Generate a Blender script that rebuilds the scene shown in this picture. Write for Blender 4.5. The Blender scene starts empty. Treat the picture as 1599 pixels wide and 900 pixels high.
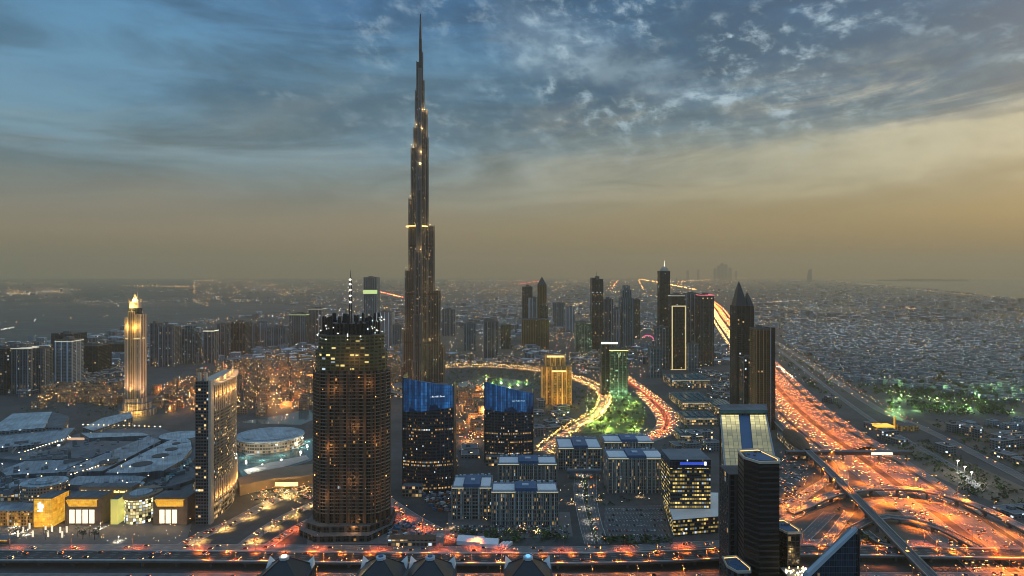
import bpy, math, random
from mathutils import Vector, noise as mnoise
R = random.Random(7)
PI = math.pi
rad = math.radians
S = bpy.context.scene
COL = S.collection

# ------------------------------------------------------------------ camera, world, sun, exposure
CAM_H, FPX, CXP, HYP = 272.0, 1000.0, 800.0, 425.0
cam = bpy.data.cameras.new('camera')
cam.sensor_fit = 'HORIZONTAL'; cam.sensor_width = 36.0
cam.lens = 36.0 * FPX / 1599.0
cam.shift_y = -25.0 / 1599.0
cam.clip_start = 1.0; cam.clip_end = 120000.0
camo = bpy.data.objects.new('camera', cam); COL.objects.link(camo)
camo.location = (0, 0, CAM_H); camo.rotation_euler = (rad(90), 0, 0)
S.camera = camo

S.view_settings.view_transform = 'Standard'
S.view_settings.look = 'None'
S.view_settings.exposure = 0.22
S.view_settings.gamma = 1.0
S.view_settings.use_curve_mapping = False
S.render.engine = 'CYCLES'
cy = S.cycles
cy.max_bounces = 5; cy.diffuse_bounces = 2; cy.glossy_bounces = 3; cy.transmission_bounces = 3
cy.volume_bounces = 2; cy.transparent_max_bounces = 6
cy.sample_clamp_indirect = 2.0; cy.sample_clamp_direct = 0.0
cy.use_denoising = True
cy.caustics_reflective = False; cy.caustics_refractive = False
cy.use_light_tree = True
cy.filter_width = 0.95

SUN_EL, SUN_AZ = 9.0, 62.0          # degrees; azimuth measured from +Y towards +X


class NG:
    """small node graph helper"""
    def __init__(s, tree):
        s.t = tree; s.N = tree.nodes; s.L = tree.links
    def new(s, typ, **kw):
        n = s.N.new(typ)
        for k, v in kw.items():
            if hasattr(n, k) and not k.startswith('i_'):
                setattr(n, k, v)
        return n
    def put(s, sock, v):
        if v is None: return
        if isinstance(v, bpy.types.NodeSocket): s.L.new(v, sock)
        elif hasattr(sock, 'default_value'):
            if isinstance(v, (int, float)) and hasattr(sock.default_value, '__len__'):
                v = (v,) * len(sock.default_value)
            if hasattr(v, '__len__') and hasattr(sock.default_value, '__len__') and len(v) == 3 and len(sock.default_value) == 4:
                v = (*v, 1.0)
            sock.default_value = v
    def m(s, op, a, b=None, c=None, clamp=False):
        n = s.N.new('ShaderNodeMath'); n.operation = op; n.use_clamp = clamp
        s.put(n.inputs[0], a); s.put(n.inputs[1], b); s.put(n.inputs[2], c)
        return n.outputs[0]
    def vm(s, op, a, b=None):
        n = s.N.new('ShaderNodeVectorMath'); n.operation = op
        s.put(n.inputs[0], a); s.put(n.inputs[1], b)
        return n.outputs[0]
    def comb(s, x, y, z=0.0):
        n = s.N.new('ShaderNodeCombineXYZ')
        s.put(n.inputs[0], x); s.put(n.inputs[1], y); s.put(n.inputs[2], z)
        return n.outputs[0]
    def sep(s, v):
        n = s.N.new('ShaderNodeSeparateXYZ'); s.put(n.inputs[0], v)
        return n.outputs[0], n.outputs[1], n.outputs[2]
    def noise(s, vec, scale, detail=3.0, rough=0.5, dist=0.0):
        n = s.N.new('ShaderNodeTexNoise'); s.put(n.inputs['Vector'], vec)
        n.inputs['Scale'].default_value = scale; n.inputs['Detail'].default_value = detail
        n.inputs['Roughness'].default_value = rough; n.inputs['Distortion'].default_value = dist
        return n.outputs['Fac']
    def white(s, vec):
        n = s.N.new('ShaderNodeTexWhiteNoise'); n.noise_dimensions = '3D'; s.put(n.inputs['Vector'], vec)
        return n.outputs['Value'], n.outputs['Color']
    def mix(s, f, a, b, blend='MIX'):
        n = s.N.new('ShaderNodeMix'); n.data_type = 'RGBA'; n.blend_type = blend; n.clamp_factor = True
        s.put(n.inputs[0], f); s.put(n.inputs[6], a); s.put(n.inputs[7], b)
        return n.outputs[2]
    def ramp(s, f, stops, interp='LINEAR'):
        n = s.N.new('ShaderNodeValToRGB'); n.color_ramp.interpolation = interp
        el = n.color_ramp.elements
        while len(el) < len(stops): el.new(0.5)
        for e, (p, c) in zip(el, stops):
            e.position = p; e.color = (*c, 1.0) if len(c) == 3 else c
        s.put(n.inputs[0], f)
        return n.outputs[0]
    def rng(s, v, a, b, c=0.0, d=1.0, smooth=True):
        n = s.N.new('ShaderNodeMapRange'); n.interpolation_type = 'SMOOTHSTEP' if smooth else 'LINEAR'
        s.put(n.inputs[0], v); s.put(n.inputs[1], a); s.put(n.inputs[2], b); s.put(n.inputs[3], c); s.put(n.inputs[4], d)
        return n.outputs[0]


def make_world():
    w = bpy.data.worlds.new('World'); S.world = w; w.use_nodes = True
    g = NG(w.node_tree); g.N.clear()
    out = g.new('ShaderNodeOutputWorld')
    tc = g.new('ShaderNodeTexCoord')
    d = tc.outputs['Generated']
    x, y, z = g.sep(d)
    sky = g.new('ShaderNodeTexSky', sky_type='NISHITA')
    sky.sun_disc = False
    sky.sun_elevation = rad(SUN_EL); sky.sun_rotation = rad(SUN_AZ)
    sky.altitude = 270; sky.dust_density = 6.0; sky.air_density = 1.6; sky.ozone_density = 3.0
    # dusk cloud deck: colours of the cloud layer by height above the horizon, darker blue to the east, amber to the west
    hz = g.m('MULTIPLY', z, 2.2, clamp=True)
    wob = g.noise(g.comb(g.m('MULTIPLY', x, 1.5), g.m('MULTIPLY', y, 1.5), g.m('MULTIPLY', z, 7.0)), 2.2, 5.0, 0.55)
    hz = g.m('ADD', hz, g.m('MULTIPLY', g.m('SUBTRACT', wob, 0.5), g.rng(z, 0.02, 0.2, 0.03, 0.34)), clamp=True)
    east = g.ramp(hz, [(0.0, (.165, .122, .068)), (.05, (.19, .148, .090)), (.13, (.222, .186, .130)), (.23, (.165, .178, .168)), (.33, (.118, .176, .205)),
                       (.46, (.088, .178, .250)), (.66, (.062, .160, .262)), (.86, (.045, .132, .255)), (1.0, (.04, .115, .23))])
    west = g.ramp(hz, [(0.0, (.175, .118, .045)), (.06, (.215, .152, .064)), (.17, (.270, .208, .102)), (.30, (.290, .262, .175)),
                       (.41, (.165, .185, .165)), (.52, (.050, .100, .138)), (.68, (.016, .065, .125)), (.86, (.009, .052, .122)), (1.0, (.009, .048, .115))])
    f = g.rng(g.m('ADD', x, g.m('MULTIPLY', wob, 0.30)), -0.42, 0.85)
    base = g.mix(f, east, west)
    # long soft streaks
    st = g.noise(g.comb(g.m('ADD', g.m('MULTIPLY', x, 1.6), g.m('MULTIPLY', z, -1.2)), g.m('MULTIPLY', y, 1.2), g.m('MULTIPLY', z, 8.0)), 1.9, 7.0, 0.60, 0.8)
    stm = g.rng(st, 0.32, 0.70, 0.70, 1.40)
    amt = g.rng(z, 0.05, 0.18)
    base = g.mix(amt, base, g.vm('MULTIPLY', base, g.comb(stm, stm, stm)))
    # pale wisps, mostly towards the west at middling height
    ws = g.noise(g.comb(g.m('ADD', g.m('MULTIPLY', x, 2.0), g.m('MULTIPLY', z, 1.5)), 7.7, g.m('SUBTRACT', g.m('MULTIPLY', z, 11.0), g.m('MULTIPLY', x, 1.6))), 1.7, 8.0, 0.62, 0.9)
    wsm = g.m('MULTIPLY', g.rng(ws, 0.47, 0.74), g.m('MULTIPLY', g.rng(z, 0.10, 0.17), g.rng(z, 0.22, 0.31, 1.0, 0.0)))
    wsm = g.m('MULTIPLY', wsm, g.rng(x, -0.15, 0.5, 0.10, 0.75))
    base = g.mix(wsm, base, (.46, .43, .33))
    b2_ = g.m('MULTIPLY', g.rng(g.m('SUBTRACT', g.m('ADD', z, g.m('MULTIPLY', x, .22)), g.m('MULTIPLY', wob, .05)), .26, .31), g.rng(g.m('SUBTRACT', g.m('ADD', z, g.m('MULTIPLY', x, .42)), g.m('MULTIPLY', st, .10)), .385, .30, 0.0, 1.0))
    b2_ = g.m('MULTIPLY', b2_, g.m('MULTIPLY', g.rng(x, -.06, .05, 0.0, .55), g.rng(x, .34, .18, 0.0, 1.0)))
    base = g.mix(b2_, base, (.26, .36, .43))
    # one broad pale bank low in the west
    bk = g.m('MULTIPLY', g.rng(g.m('ADD', z, g.m('SUBTRACT', g.m('MULTIPLY', st, .10), g.m('MULTIPLY', x, .05))), .12, .175), g.rng(g.m('ADD', z, g.m('SUBTRACT', g.m('MULTIPLY', wob, .10), g.m('MULTIPLY', x, .10))), .20, .185, 0.0, 1.0))
    bk = g.m('MULTIPLY', bk, g.rng(x, .22, .62, 0.0, .8))
    base = g.mix(bk, base, (.42, .39, .27))
    # mackerel cloudlets high in the west
    zz = g.m('ADD', z, 0.06)
    px = g.m('DIVIDE', x, zz); py = g.m('DIVIDE', y, zz)
    cl = g.noise(g.comb(g.m('ADD', x, g.m('MULTIPLY', z, .35)), 1.7, g.m('MULTIPLY', z, 1.55)), 27.0, 6.0, 0.62, 0.15)
    big = g.noise(g.comb(x, 4.4, g.m('MULTIPLY', z, 1.5)), 6.5, 3.0, 0.55)
    cm = g.m('MULTIPLY', g.rng(cl, 0.47, 0.70), g.rng(big, 0.34, 0.64, 0.12, 1.0))
    reg = g.m('MULTIPLY', g.rng(g.m('ADD', z, g.m('MULTIPLY', wob, 0.12)), 0.18, 0.36), g.rng(g.m('ADD', x, g.m('MULTIPLY', g.m('SUBTRACT', wob, .5), .5)), -0.55, 0.34))
    cmr = g.m('MULTIPLY', g.m('POWER', cm, 1.25), reg)
    base = g.mix(g.m('MULTIPLY', cmr, 0.95, clamp=True), base, (.40, .52, .60))
    dk = g.m('MULTIPLY', g.rng(cl, 0.36, 0.56, 0.55, 0.0), reg)
    base = g.mix(dk, base, (.012, .055, .130))
    # the deck overhead and behind the camera, brighter and more even (not in the frame)
    up = g.rng(z, 0.45, 0.8)
    base = g.mix(up, base, (.22, .36, .52))
    # the dusk side of the sky, behind the camera
    base = g.mix(g.rng(y, .25, -.25, 0.0, 1.0), base, g.mix(g.rng(z, 0.0, .5), (.11, .20, .30, 1), (.18, .32, .50, 1)))
    below = g.rng(z, -0.004, -0.02)
    base = g.mix(below, base, (.15, .112, .060))
    b1 = g.new('ShaderNodeBackground'); g.put(b1.inputs[0], sky.outputs[0]); b1.inputs[1].default_value = SKY_STRENGTH
    b2 = g.new('ShaderNodeBackground'); g.put(b2.inputs[0], base); b2.inputs[1].default_value = DECK_STRENGTH
    add = g.new('ShaderNodeAddShader')
    g.L.new(b1.outputs[0], add.inputs[0]); g.L.new(b2.outputs[0], add.inputs[1])
    g.L.new(add.outputs[0], out.inputs[0])


SKY_STRENGTH, DECK_STRENGTH = 0.02, 1.06
LAMP_SOD, SPOT_A = 26000.0, 122.0
HAZE_D, HAZE_COL = 1.0 / 15500, (.98, .79, .50, 1)
make_world()

sun = bpy.data.lights.new('sun', 'SUN'); sun.energy = 0.75; sun.angle = rad(14); sun.color = (1.0, .78, .5)
suno = bpy.data.objects.new('sun', sun); COL.objects.link(suno)
sd = Vector((math.sin(rad(SUN_AZ)) * math.cos(rad(SUN_EL)), math.cos(rad(SUN_AZ)) * math.cos(rad(SUN_EL)), math.sin(rad(SUN_EL))))
suno.rotation_euler = sd.to_track_quat('Z', 'Y').to_euler()
suno.location = sd * 2000


# ------------------------------------------------------------------ helpers
def P(px, py, z=0.0):
    """ground point (at height z) that the photo shows at pixel px, py"""
    Y = (CAM_H - z) * FPX / (py - HYP)
    return ((px - CXP) * Y / FPX, Y)

def AT(px, Y): return (px - CXP) * Y / FPX
def ZT(py, Y): return CAM_H - (py - HYP) * Y / FPX


class MB:
    def __init__(s): s.v = []; s.f = []; s.m = []; s.uv = []; s.k = {}
    def begin(s): s.k = {}
    def vi(s, p):
        key = (round(p[0], 4), round(p[1], 4), round(p[2], 4))
        i = s.k.get(key)
        if i is None:
            i = len(s.v); s.v.append((float(p[0]), float(p[1]), float(p[2]))); s.k[key] = i
        return i
    def face(s, pts, mat=0, uvs=None):
        idx = [s.vi(p) for p in pts]
        if len(set(idx)) < 3: return
        s.f.append(idx); s.m.append(mat)
        s.uv.append(uvs if uvs is not None else [(p[0], p[1]) for p in pts])
    def prism(s, poly, z0, z1, mw=0, mr=1, top=True, bottom=False, u0=0.0, new=True):
        if new: s.begin()
        n = len(poly)
        zt = z1 if hasattr(z1, '__len__') else [z1] * n
        zb = z0 if hasattr(z0, '__len__') else [z0] * n
        u = u0
        for i in range(n):
            j = (i + 1) % n
            a, b = poly[i], poly[j]
            l = math.hypot(b[0] - a[0], b[1] - a[1])
            s.face([(a[0], a[1], zb[i]), (b[0], b[1], zb[j]), (b[0], b[1], zt[j]), (a[0], a[1], zt[i])], mw,
                   [(u, zb[i]), (u + l, zb[j]), (u + l, zt[j]), (u, zt[i])])
            u += l
        if top: s.face([(p[0], p[1], zt[i]) for i, p in enumerate(poly)], mr)
        if bottom: s.face([(p[0], p[1], zb[i]) for i, p in reversed(list(enumerate(poly)))], mr, [(p[0], p[1]) for p in reversed(poly)])
        return s
    def box(s, x0, x1, y0, y1, z0, z1, mw=0, mr=None, bottom=True):
        return s.prism([(x0, y0), (x1, y0), (x1, y1), (x0, y1)], z0, z1, mw, mw if mr is None else mr, bottom=bottom)
    def obox(s, cx, cy, w, d, z0, z1, rot=0.0, mw=0, mr=None, bottom=True):
        return s.prism(rect(cx, cy, w, d, rot), z0, z1, mw, mw if mr is None else mr, bottom=bottom)
    def cyl(s, cx, cy, r, z0, z1, n=16, mw=0, mr=None, ry=None, rot=0.0, r1=None, bottom=False):
        s.begin()
        a = ell(cx, cy, r, ry or r, n, rot)
        if r1 is None:
            return s.prism(a, z0, z1, mw, mw if mr is None else mr, bottom=bottom)
        b = ell(cx, cy, max(r1, 1e-3), max(r1 * (ry or r) / r, 1e-3), n, rot)
        u = 0
        for i in range(n):
            j = (i + 1) % n
            l = math.hypot(a[j][0] - a[i][0], a[j][1] - a[i][1])
            s.face([(*a[i], z0), (*a[j], z0), (*b[j], z1), (*b[i], z1)], mw, [(u, z0), (u + l, z0), (u + l, z1), (u, z1)])
            u += l
        s.face([(*p, z1) for p in b], mw if mr is None else mr)
        return s
    def beam(s, a, b, t=0.3, mat=0):
        s.begin()
        a = Vector(a); b = Vector(b); d = (b - a)
        if d.length < 1e-5: return s
        d.normalize()
        up = Vector((0, 0, 1)) if abs(d.z) < 0.95 else Vector((1, 0, 0))
        r = d.cross(up).normalized() * t * 0.5; q = d.cross(r).normalized() * t * 0.5
        A = [a + r + q, a - r + q, a - r - q, a + r - q]; B = [p + (b - a) for p in A]
        for i in range(4):
            j = (i + 1) % 4
            s.face([A[j], A[i], B[i], B[j]], mat, [(0, 0), (1, 0), (1, 1), (0, 1)])
        s.face(A, mat); s.face(B[::-1], mat)
        return s
    def dome(s, cx, cy, z, rx, ry, h, n=24, k=5, mat=0, rot=0.0):
        s.begin()
        prev = ell(cx, cy, rx, ry, n, rot); pz = z
        for a in range(1, k + 1):
            t = a / k; sc = math.cos(t * PI / 2); cz = z + h * math.sin(t * PI / 2)
            cur = ell(cx, cy, max(rx * sc, .01), max(ry * sc, .01), n, rot)
            for i in range(n):
                j = (i + 1) % n
                s.face([(*prev[i], pz), (*prev[j], pz), (*cur[j], cz), (*cur[i], cz)], mat)
            prev, pz = cur, cz
        s.face([(*p, pz) for p in prev], mat)
        return s
    def build(s, name, mats, parent=None, smooth=False, base=None):
        me = bpy.data.meshes.new(name)
        off = parent.location if parent is not None else (base or (0, 0, 0))
        ox, oy, oz = off[0], off[1], off[2]
        me.from_pydata([(a - ox, b - oy, c - oz) for a, b, c in s.v], [], s.f)
        if not isinstance(mats, (list, tuple)): mats = [mats]
        for mt in mats: me.materials.append(mt)
        mx = len(mats) - 1
        me.polygons.foreach_set('material_index', [min(i, mx) for i in s.m])
        ul = me.uv_layers.new(name='UVMap')
        flat = []
        for u in s.uv:
            for a in u: flat += [a[0], a[1]]
        ul.data.foreach_set('uv', flat)
        if smooth: me.polygons.foreach_set('use_smooth', [True] * len(me.polygons))
        me.update()
        o = bpy.data.objects.new(name, me); COL.objects.link(o)
        if parent is not None: o.parent = parent
        elif base is not None: o.location = base
        return o


def rect(cx, cy, w, d, rot=0.0):
    c, s = math.cos(rot), math.sin(rot)
    return [(cx + x * c - y * s, cy + x * s + y * c) for x, y in ((-w / 2, -d / 2), (w / 2, -d / 2), (w / 2, d / 2), (-w / 2, d / 2))]

def ell(cx, cy, rx, ry, n=24, rot=0.0, a0=0.0):
    c, s = math.cos(rot), math.sin(rot)
    o = []
    for i in range(n):
        t = a0 + 2 * PI * i / n
        x, y = rx * math.cos(t), ry * math.sin(t)
        o.append((cx + x * c - y * s, cy + x * s + y * c))
    return o

def spline(pts, step=12.0):
    """Catmull-Rom through 2-D or 3-D points"""
    pts = [Vector((*p, 0.0)) if len(p) == 2 else Vector(p) for p in pts]
    if len(pts) == 2: q = [pts[0] * 2 - pts[1]] + pts + [pts[1] * 2 - pts[0]]
    else: q = [pts[0] * 2 - pts[1]] + pts + [pts[-1] * 2 - pts[-2]]
    out = []
    for i in range(1, len(q) - 2):
        a, b, c, d = q[i - 1:i + 3]
        n = max(1, int((c - b).length / step))
        for k in range(n):
            t = k / n
            out.append(0.5 * ((2 * b) + (c - a) * t + (2 * a - 5 * b + 4 * c - d) * t * t + (3 * b - a - 3 * c + d) * t ** 3))
    out.append(q[-2])
    return out

def offset(path, o):
    res = []
    for i, p in enumerate(path):
        a = path[max(i - 1, 0)]; b = path[min(i + 1, len(path) - 1)]
        t = (b - a); t.z = 0; t.normalize()
        res.append(Vector((p.x + t.y * o, p.y - t.x * o, p.z)))
    return res

def along(path, spacing, start=0.0):
    """points and headings every spacing metres"""
    res = []; need = start
    for a, b in zip(path[:-1], path[1:]):
        l = (b - a).length
        while need <= l and l > 0:
            p = a.lerp(b, need / l)
            res.append((p, math.atan2(b.y - a.y, b.x - a.x)))
            need += spacing
        need -= l
    return res

def sub(o, part):
    """hang a mesh built beside its part under that part (both sit at the thing's origin)"""
    o.parent = part; return o

def tag(o, label=None, cat=None, group=None, kind=None):
    if label: o['label'] = label
    if cat: o['category'] = cat
    if group: o['group'] = group
    if kind: o['kind'] = kind
    return o

def thing(name, label, cat, loc=(0, 0, 0), group=None):
    o = bpy.data.objects.new(name, None); COL.objects.link(o)
    o.location = loc; o.empty_display_size = 5
    return tag(o, label, cat, group)

def copy_tree(o, parent=None):
    c = o.copy(); COL.objects.link(c); c.parent = parent
    for ch in list(o.children): copy_tree(ch, c)
    return c

def lamp(x, y, z, power, color, parent=None, radius=1.0, spot=None, aim=None, data=None, name='lamp_light'):
    if data is None:
        data = bpy.data.lights.new(name, 'SPOT' if spot else 'POINT')
        data.energy = power; data.color = color; data.shadow_soft_size = radius
        if spot: data.spot_size = rad(spot); data.spot_blend = 0.6
    o = bpy.data.objects.new(name, data); COL.objects.link(o)
    if parent is not None:
        o.parent = parent; pl = parent.location
        o.location = (x - pl[0], y - pl[1], z - pl[2])
    else: o.location = (x, y, z)
    if aim is not None:
        v = Vector(aim) - Vector((x, y, z))
        o.rotation_euler = v.to_track_quat('-Z', 'Y').to_euler()
    return o


# ------------------------------------------------------------------ materials
def mat_new(name):
    m = bpy.data.materials.new(name); m.use_nodes = True
    g = NG(m.node_tree)
    b = [n for n in g.N if n.type == 'BSDF_PRINCIPLED'][0]
    return m, g, b

def plain(name, col, rough=0.8, var=0.25, scale=0.15, metal=0.0, spec=0.5):
    m, g, b = mat_new(name)
    geo = g.new('ShaderNodeNewGeometry')
    oi = g.new('ShaderNodeObjectInfo')
    n1 = g.noise(geo.outputs['Position'], scale, 5.0, 0.65)
    f = g.m('ADD', g.rng(n1, 0.25, 0.75, 1.0 - var, 1.0 + var, False), g.m('MULTIPLY', g.m('SUBTRACT', oi.outputs['Random'], 0.5), var))
    c = g.vm('MULTIPLY', (*col,), g.comb(f, f, f))
    g.put(b.inputs['Base Color'], c)
    b.inputs['Roughness'].default_value = rough; b.inputs['Metallic'].default_value = metal
    b.inputs['Specular IOR Level'].default_value = spec
    return m

def emit(name, col, strength, sample=False):
    m, g, b = mat_new(name)
    b.inputs['Base Color'].default_value = (*[min(c, .8) for c in col], 1)
    b.inputs['Emission Color'].default_value = (*col, 1); b.inputs['Emission Strength'].default_value = strength
    if not sample:
        try: m.cycles.emission_sampling = 'NONE'
        except Exception: pass
    return m

def facade(name, wall, glass, bay=3.0, floor=3.6, win=(.12, .2, .85), lit=.12, warm=(1.0, .62, .25), cool=(.75, .9, 1.0),
           coolness=.3, power=1.2, rough_g=.15, rough_w=.75, fin=None, finw=.18, band=None, cluster=.5, metal=0.0, var=.25, floorlit=0.0):
    """window grid in metres on the UV map: panes of dark glass in a wall, some of them lit"""
    m, g, b = mat_new(name)
    uv = g.new('ShaderNodeUVMap'); uv.uv_map = 'UVMap'
    oi = g.new('ShaderNodeObjectInfo')
    u, v, _ = g.sep(uv.outputs[0])
    ub = g.m('DIVIDE', u, bay); vb = g.m('DIVIDE', v, floor)
    cu, cv = g.m('FLOOR', ub), g.m('FLOOR', vb)
    fu, fv = g.m('FRACT', ub), g.m('FRACT', vb)
    wx = g.m('MULTIPLY', g.m('GREATER_THAN', fu, win[0]), g.m('LESS_THAN', fu, 1.0 - win[0]))
    wy = g.m('MULTIPLY', g.m('GREATER_THAN', fv, win[1]), g.m('LESS_THAN', fv, win[2]))
    wm = g.m('MULTIPLY', wx, wy)
    seed = g.m('MULTIPLY', oi.outputs['Random'], 91.7)
    r1, rc = g.white(g.comb(cu, cv, seed))
    r2, _ = g.white(g.comb(cv, cu, g.m('ADD', seed, 13.0)))
    rf, _ = g.white(g.comb(cv, 3.0, seed))
    cl = g.noise(g.comb(g.m('MULTIPLY', cu, .21), g.m('MULTIPLY', cv, .33), seed), 1.0, 2.0)
    thr = g.m('MULTIPLY', g.rng(cl, 0.35, 0.68, 1.0 - cluster, 1.0 + cluster * 2.0), lit)
    if floorlit > 0: thr = g.m('ADD', thr, g.m('MULTIPLY', g.m('LESS_THAN', rf, floorlit), .7))
    on = g.m('MULTIPLY', g.m('LESS_THAN', r1, thr), wm)
    geo = g.new('ShaderNodeNewGeometry')
    n1 = g.noise(geo.outputs['Position'], 0.06, 4.0, 0.6)
    f = g.rng(n1, 0.3, 0.7, 1.0 - var, 1.0 + var, False)
    wallc = g.vm('MULTIPLY', wall, g.comb(f, f, f))
    if fin:
        fu2 = g.m('FRACT', g.m('DIVIDE', u, fin))
        fm = g.m('LESS_THAN', fu2, finw)
        rfin, _ = g.white(g.comb(g.m('FLOOR', g.m('DIVIDE', u, fin)), 1.0, seed))
        fb = g.m('ADD', 0.7, g.m('MULTIPLY', rfin, 0.9))
        wm = g.m('MULTIPLY', wm, g.m('SUBTRACT', 1.0, fm)); on = g.m('MULTIPLY', on, g.m('SUBTRACT', 1.0, fm))
        wallc = g.mix(fm, wallc, g.vm('MULTIPLY', tuple(min(c * 1.8, .8) for c in wall), g.comb(fb, fb, fb)))
    if band:
        bm = g.m('LESS_THAN', g.m('FRACT', g.m('DIVIDE', g.m('ADD', v, band[2] if len(band) > 2 else 0.0), band[0])), band[1])
        wm = g.m('MULTIPLY', wm, g.m('SUBTRACT', 1.0, bm)); on = g.m('MULTIPLY', on, g.m('SUBTRACT', 1.0, bm))
        wallc = g.mix(bm, wallc, tuple(c * .35 for c in wall))
    gb = g.m('ADD', .55, g.m('MULTIPLY', r2, .9))
    glassc = g.vm('MULTIPLY', glass, g.comb(gb, gb, gb))
    g.put(b.inputs['Base Color'], g.mix(wm, wallc, glassc))
    g.put(b.inputs['Roughness'], g.rng(wm, 0, 1, rough_w, rough_g, False))
    if metal: g.put(b.inputs['Metallic'], g.m('MULTIPLY', g.m('SUBTRACT', 1.0, wm), metal))
    lc = g.mix(g.m('LESS_THAN', r2, coolness), warm, cool)
    g.put(b.inputs['Emission Color'], lc)
    rp, _ = g.white(g.comb(cu, g.m('ADD', cv, 57.0), seed))
    g.put(b.inputs['Emission Strength'], g.m('MULTIPLY', on, g.m('ADD', power * .25, g.m('MULTIPLY', g.m('POWER', rp, 2.5), power * 2.2))))
    bp = g.new('ShaderNodeBump'); bp.inputs['Strength'].default_value = .5; bp.inputs['Distance'].default_value = .3
    g.put(bp.inputs['Height'], g.m('SUBTRACT', 1.0, wm)); g.L.new(bp.outputs[0], b.inputs['Normal'])
    m.cycles.emission_sampling = 'NONE'
    return m

def road_mat(name, col=.075, lane=3.6, tint=(1, 1, 1)):
    m, g, b = mat_new(name)
    uv = g.new('ShaderNodeUVMap'); uv.uv_map = 'UVMap'
    u, v, _ = g.sep(uv.outputs[0])
    geo = g.new('ShaderNodeNewGeometry')
    n1 = g.noise(geo.outputs['Position'], 0.05, 5.0, .6)
    wear = g.noise(g.comb(g.m('MULTIPLY', u, .8), g.m('MULTIPLY', v, .02), 0), 1.5, 3.0)
    f = g.m('MULTIPLY', g.rng(n1, .3, .7, .75, 1.25, False), g.rng(wear, .3, .7, .75, 1.3, False))
    c = g.vm('MULTIPLY', tuple(col * t for t in tint), g.comb(f, f, f))
    fl = g.m('FRACT', g.m('DIVIDE', u, lane))
    ln = g.m('MULTIPLY', g.m('LESS_THAN', fl, .06), g.m('LESS_THAN', g.m('FRACT', g.m('DIVIDE', v, 12.0)), .45))
    g.put(b.inputs['Base Color'], g.mix(ln, c, (.62, .6, .56)))
    b.inputs['Roughness'].default_value = .55
    return m

M = {}
M['asphalt'] = road_mat('asphalt', .14)
M['asphalt_dark'] = road_mat('dark_asphalt', .075)
M['asphalt_black'] = road_mat('black_asphalt', .022)
M['concrete'] = plain('concrete', (.30, .29, .27), .85)
M['concrete_dark'] = plain('dark_concrete', (.12, .115, .11), .85)
M['parapet'] = plain('parapet_concrete', (.42, .40, .37), .8)
M['sand'] = plain('sand', (.125, .10, .072), .95, .35, .02)
M['white'] = plain('white_paint', (.72, .72, .70), .55, .08)
M['roofgrey'] = plain('roof_grey', (.11, .135, .155), .85, .3, .08)
M['roofpale'] = plain('roof_pale', (.38, .45, .50), .7, .2, .05)
M['roofdark'] = plain('roof_dark', (.05, .055, .06), .8, .3, .1)
M['roofblue'] = plain('roof_blue', (.035, .10, .20), .5, .15, .1)
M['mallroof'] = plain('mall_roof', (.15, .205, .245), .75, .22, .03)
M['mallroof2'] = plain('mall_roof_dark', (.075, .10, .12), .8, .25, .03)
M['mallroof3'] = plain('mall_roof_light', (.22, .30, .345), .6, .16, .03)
M['black'] = plain('black_cladding', (.018, .019, .022), .35, .2, .1)
M['darkmetal'] = plain('dark_metal', (.06, .06, .065), .45, .2, .1, .6)
M['metal'] = plain('grey_metal', (.32, .33, .35), .4, .1, .1, .7)
M['cream'] = plain('cream_stone', (.50, .42, .33), .8, .12, .1)
M['tan'] = plain('tan_stucco', (.25, .18, .12), .9, .2, .05)
M['rust'] = plain('rusty_formwork', (.10, .06, .035), .9, .3, .1)
M['trunk'] = plain('bark', (.12, .085, .055), .95, .3, .8)
def seamed(name, col, rot, w):
    m, g, b = mat_new(name)
    geo = g.new('ShaderNodeNewGeometry'); x, y, z = g.sep(geo.outputs['Position'])
    c, s = math.cos(rot), math.sin(rot)
    u = g.m('ADD', g.m('MULTIPLY', x, c), g.m('MULTIPLY', y, s)); v = g.m('SUBTRACT', g.m('MULTIPLY', y, c), g.m('MULTIPLY', x, s))
    ln = g.m('MAXIMUM', g.m('LESS_THAN', g.m('FRACT', g.m('DIVIDE', u, w)), .10), g.m('LESS_THAN', g.m('FRACT', g.m('DIVIDE', v, w * 3.1)), .05))
    r, _ = g.white(g.comb(g.m('FLOOR', g.m('DIVIDE', u, w)), g.m('FLOOR', g.m('DIVIDE', v, w * 3.1)), 2))
    n1 = g.noise(geo.outputs['Position'], .035, 6.0, .65); n2 = g.noise(g.comb(g.m('MULTIPLY', u, .5), g.m('MULTIPLY', v, .05), 0), 1.0, 4.0)
    f = g.m('MULTIPLY', g.m('MULTIPLY', g.rng(n1, .3, .7, .62, 1.3, False), g.rng(n2, .3, .7, .8, 1.2, False)), g.m('ADD', .82, g.m('MULTIPLY', r, .36)))
    f = g.m('MULTIPLY', f, g.m('SUBTRACT', 1.0, g.m('MULTIPLY', ln, .28)))
    g.put(b.inputs['Base Color'], g.vm('MULTIPLY', col, g.comb(f, f, f))); b.inputs['Roughness'].default_value = .65
    return m
M['mallroof'] = seamed('mall_roof', (.20, .26, .30), .5, 5.0); M['mallroof2'] = seamed('mall_roof_dark', (.075, .10, .12), .1, 4.0); M['mallroof3'] = seamed('mall_roof_light', (.28, .36, .40), .5, 6.0)
M['tent'] = plain('tent_fabric', (.75, .75, .76), .6, .06)
M['bluetile'] = plain('blue_tile', (.03, .13, .35), .4, .2, .1)
M['tealglass'] = plain('teal_glass', (.05, .14, .16), .15, .2, .1)
M['glassblue'] = facade('blue_black_glass', (.04, .07, .10), (.012, .03, .05), 1.5, 4, (.05, .06, .96), .02, power=.5)
M['lawn'] = plain('lawn', (.05, .10, .03), .95, .3, .05)
M['leaf'] = plain('leaf_green', (.07, .12, .03), .8, .4, .5)
M['banner'] = emit('lit_banner', (1, .82, .55), .9)
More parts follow.
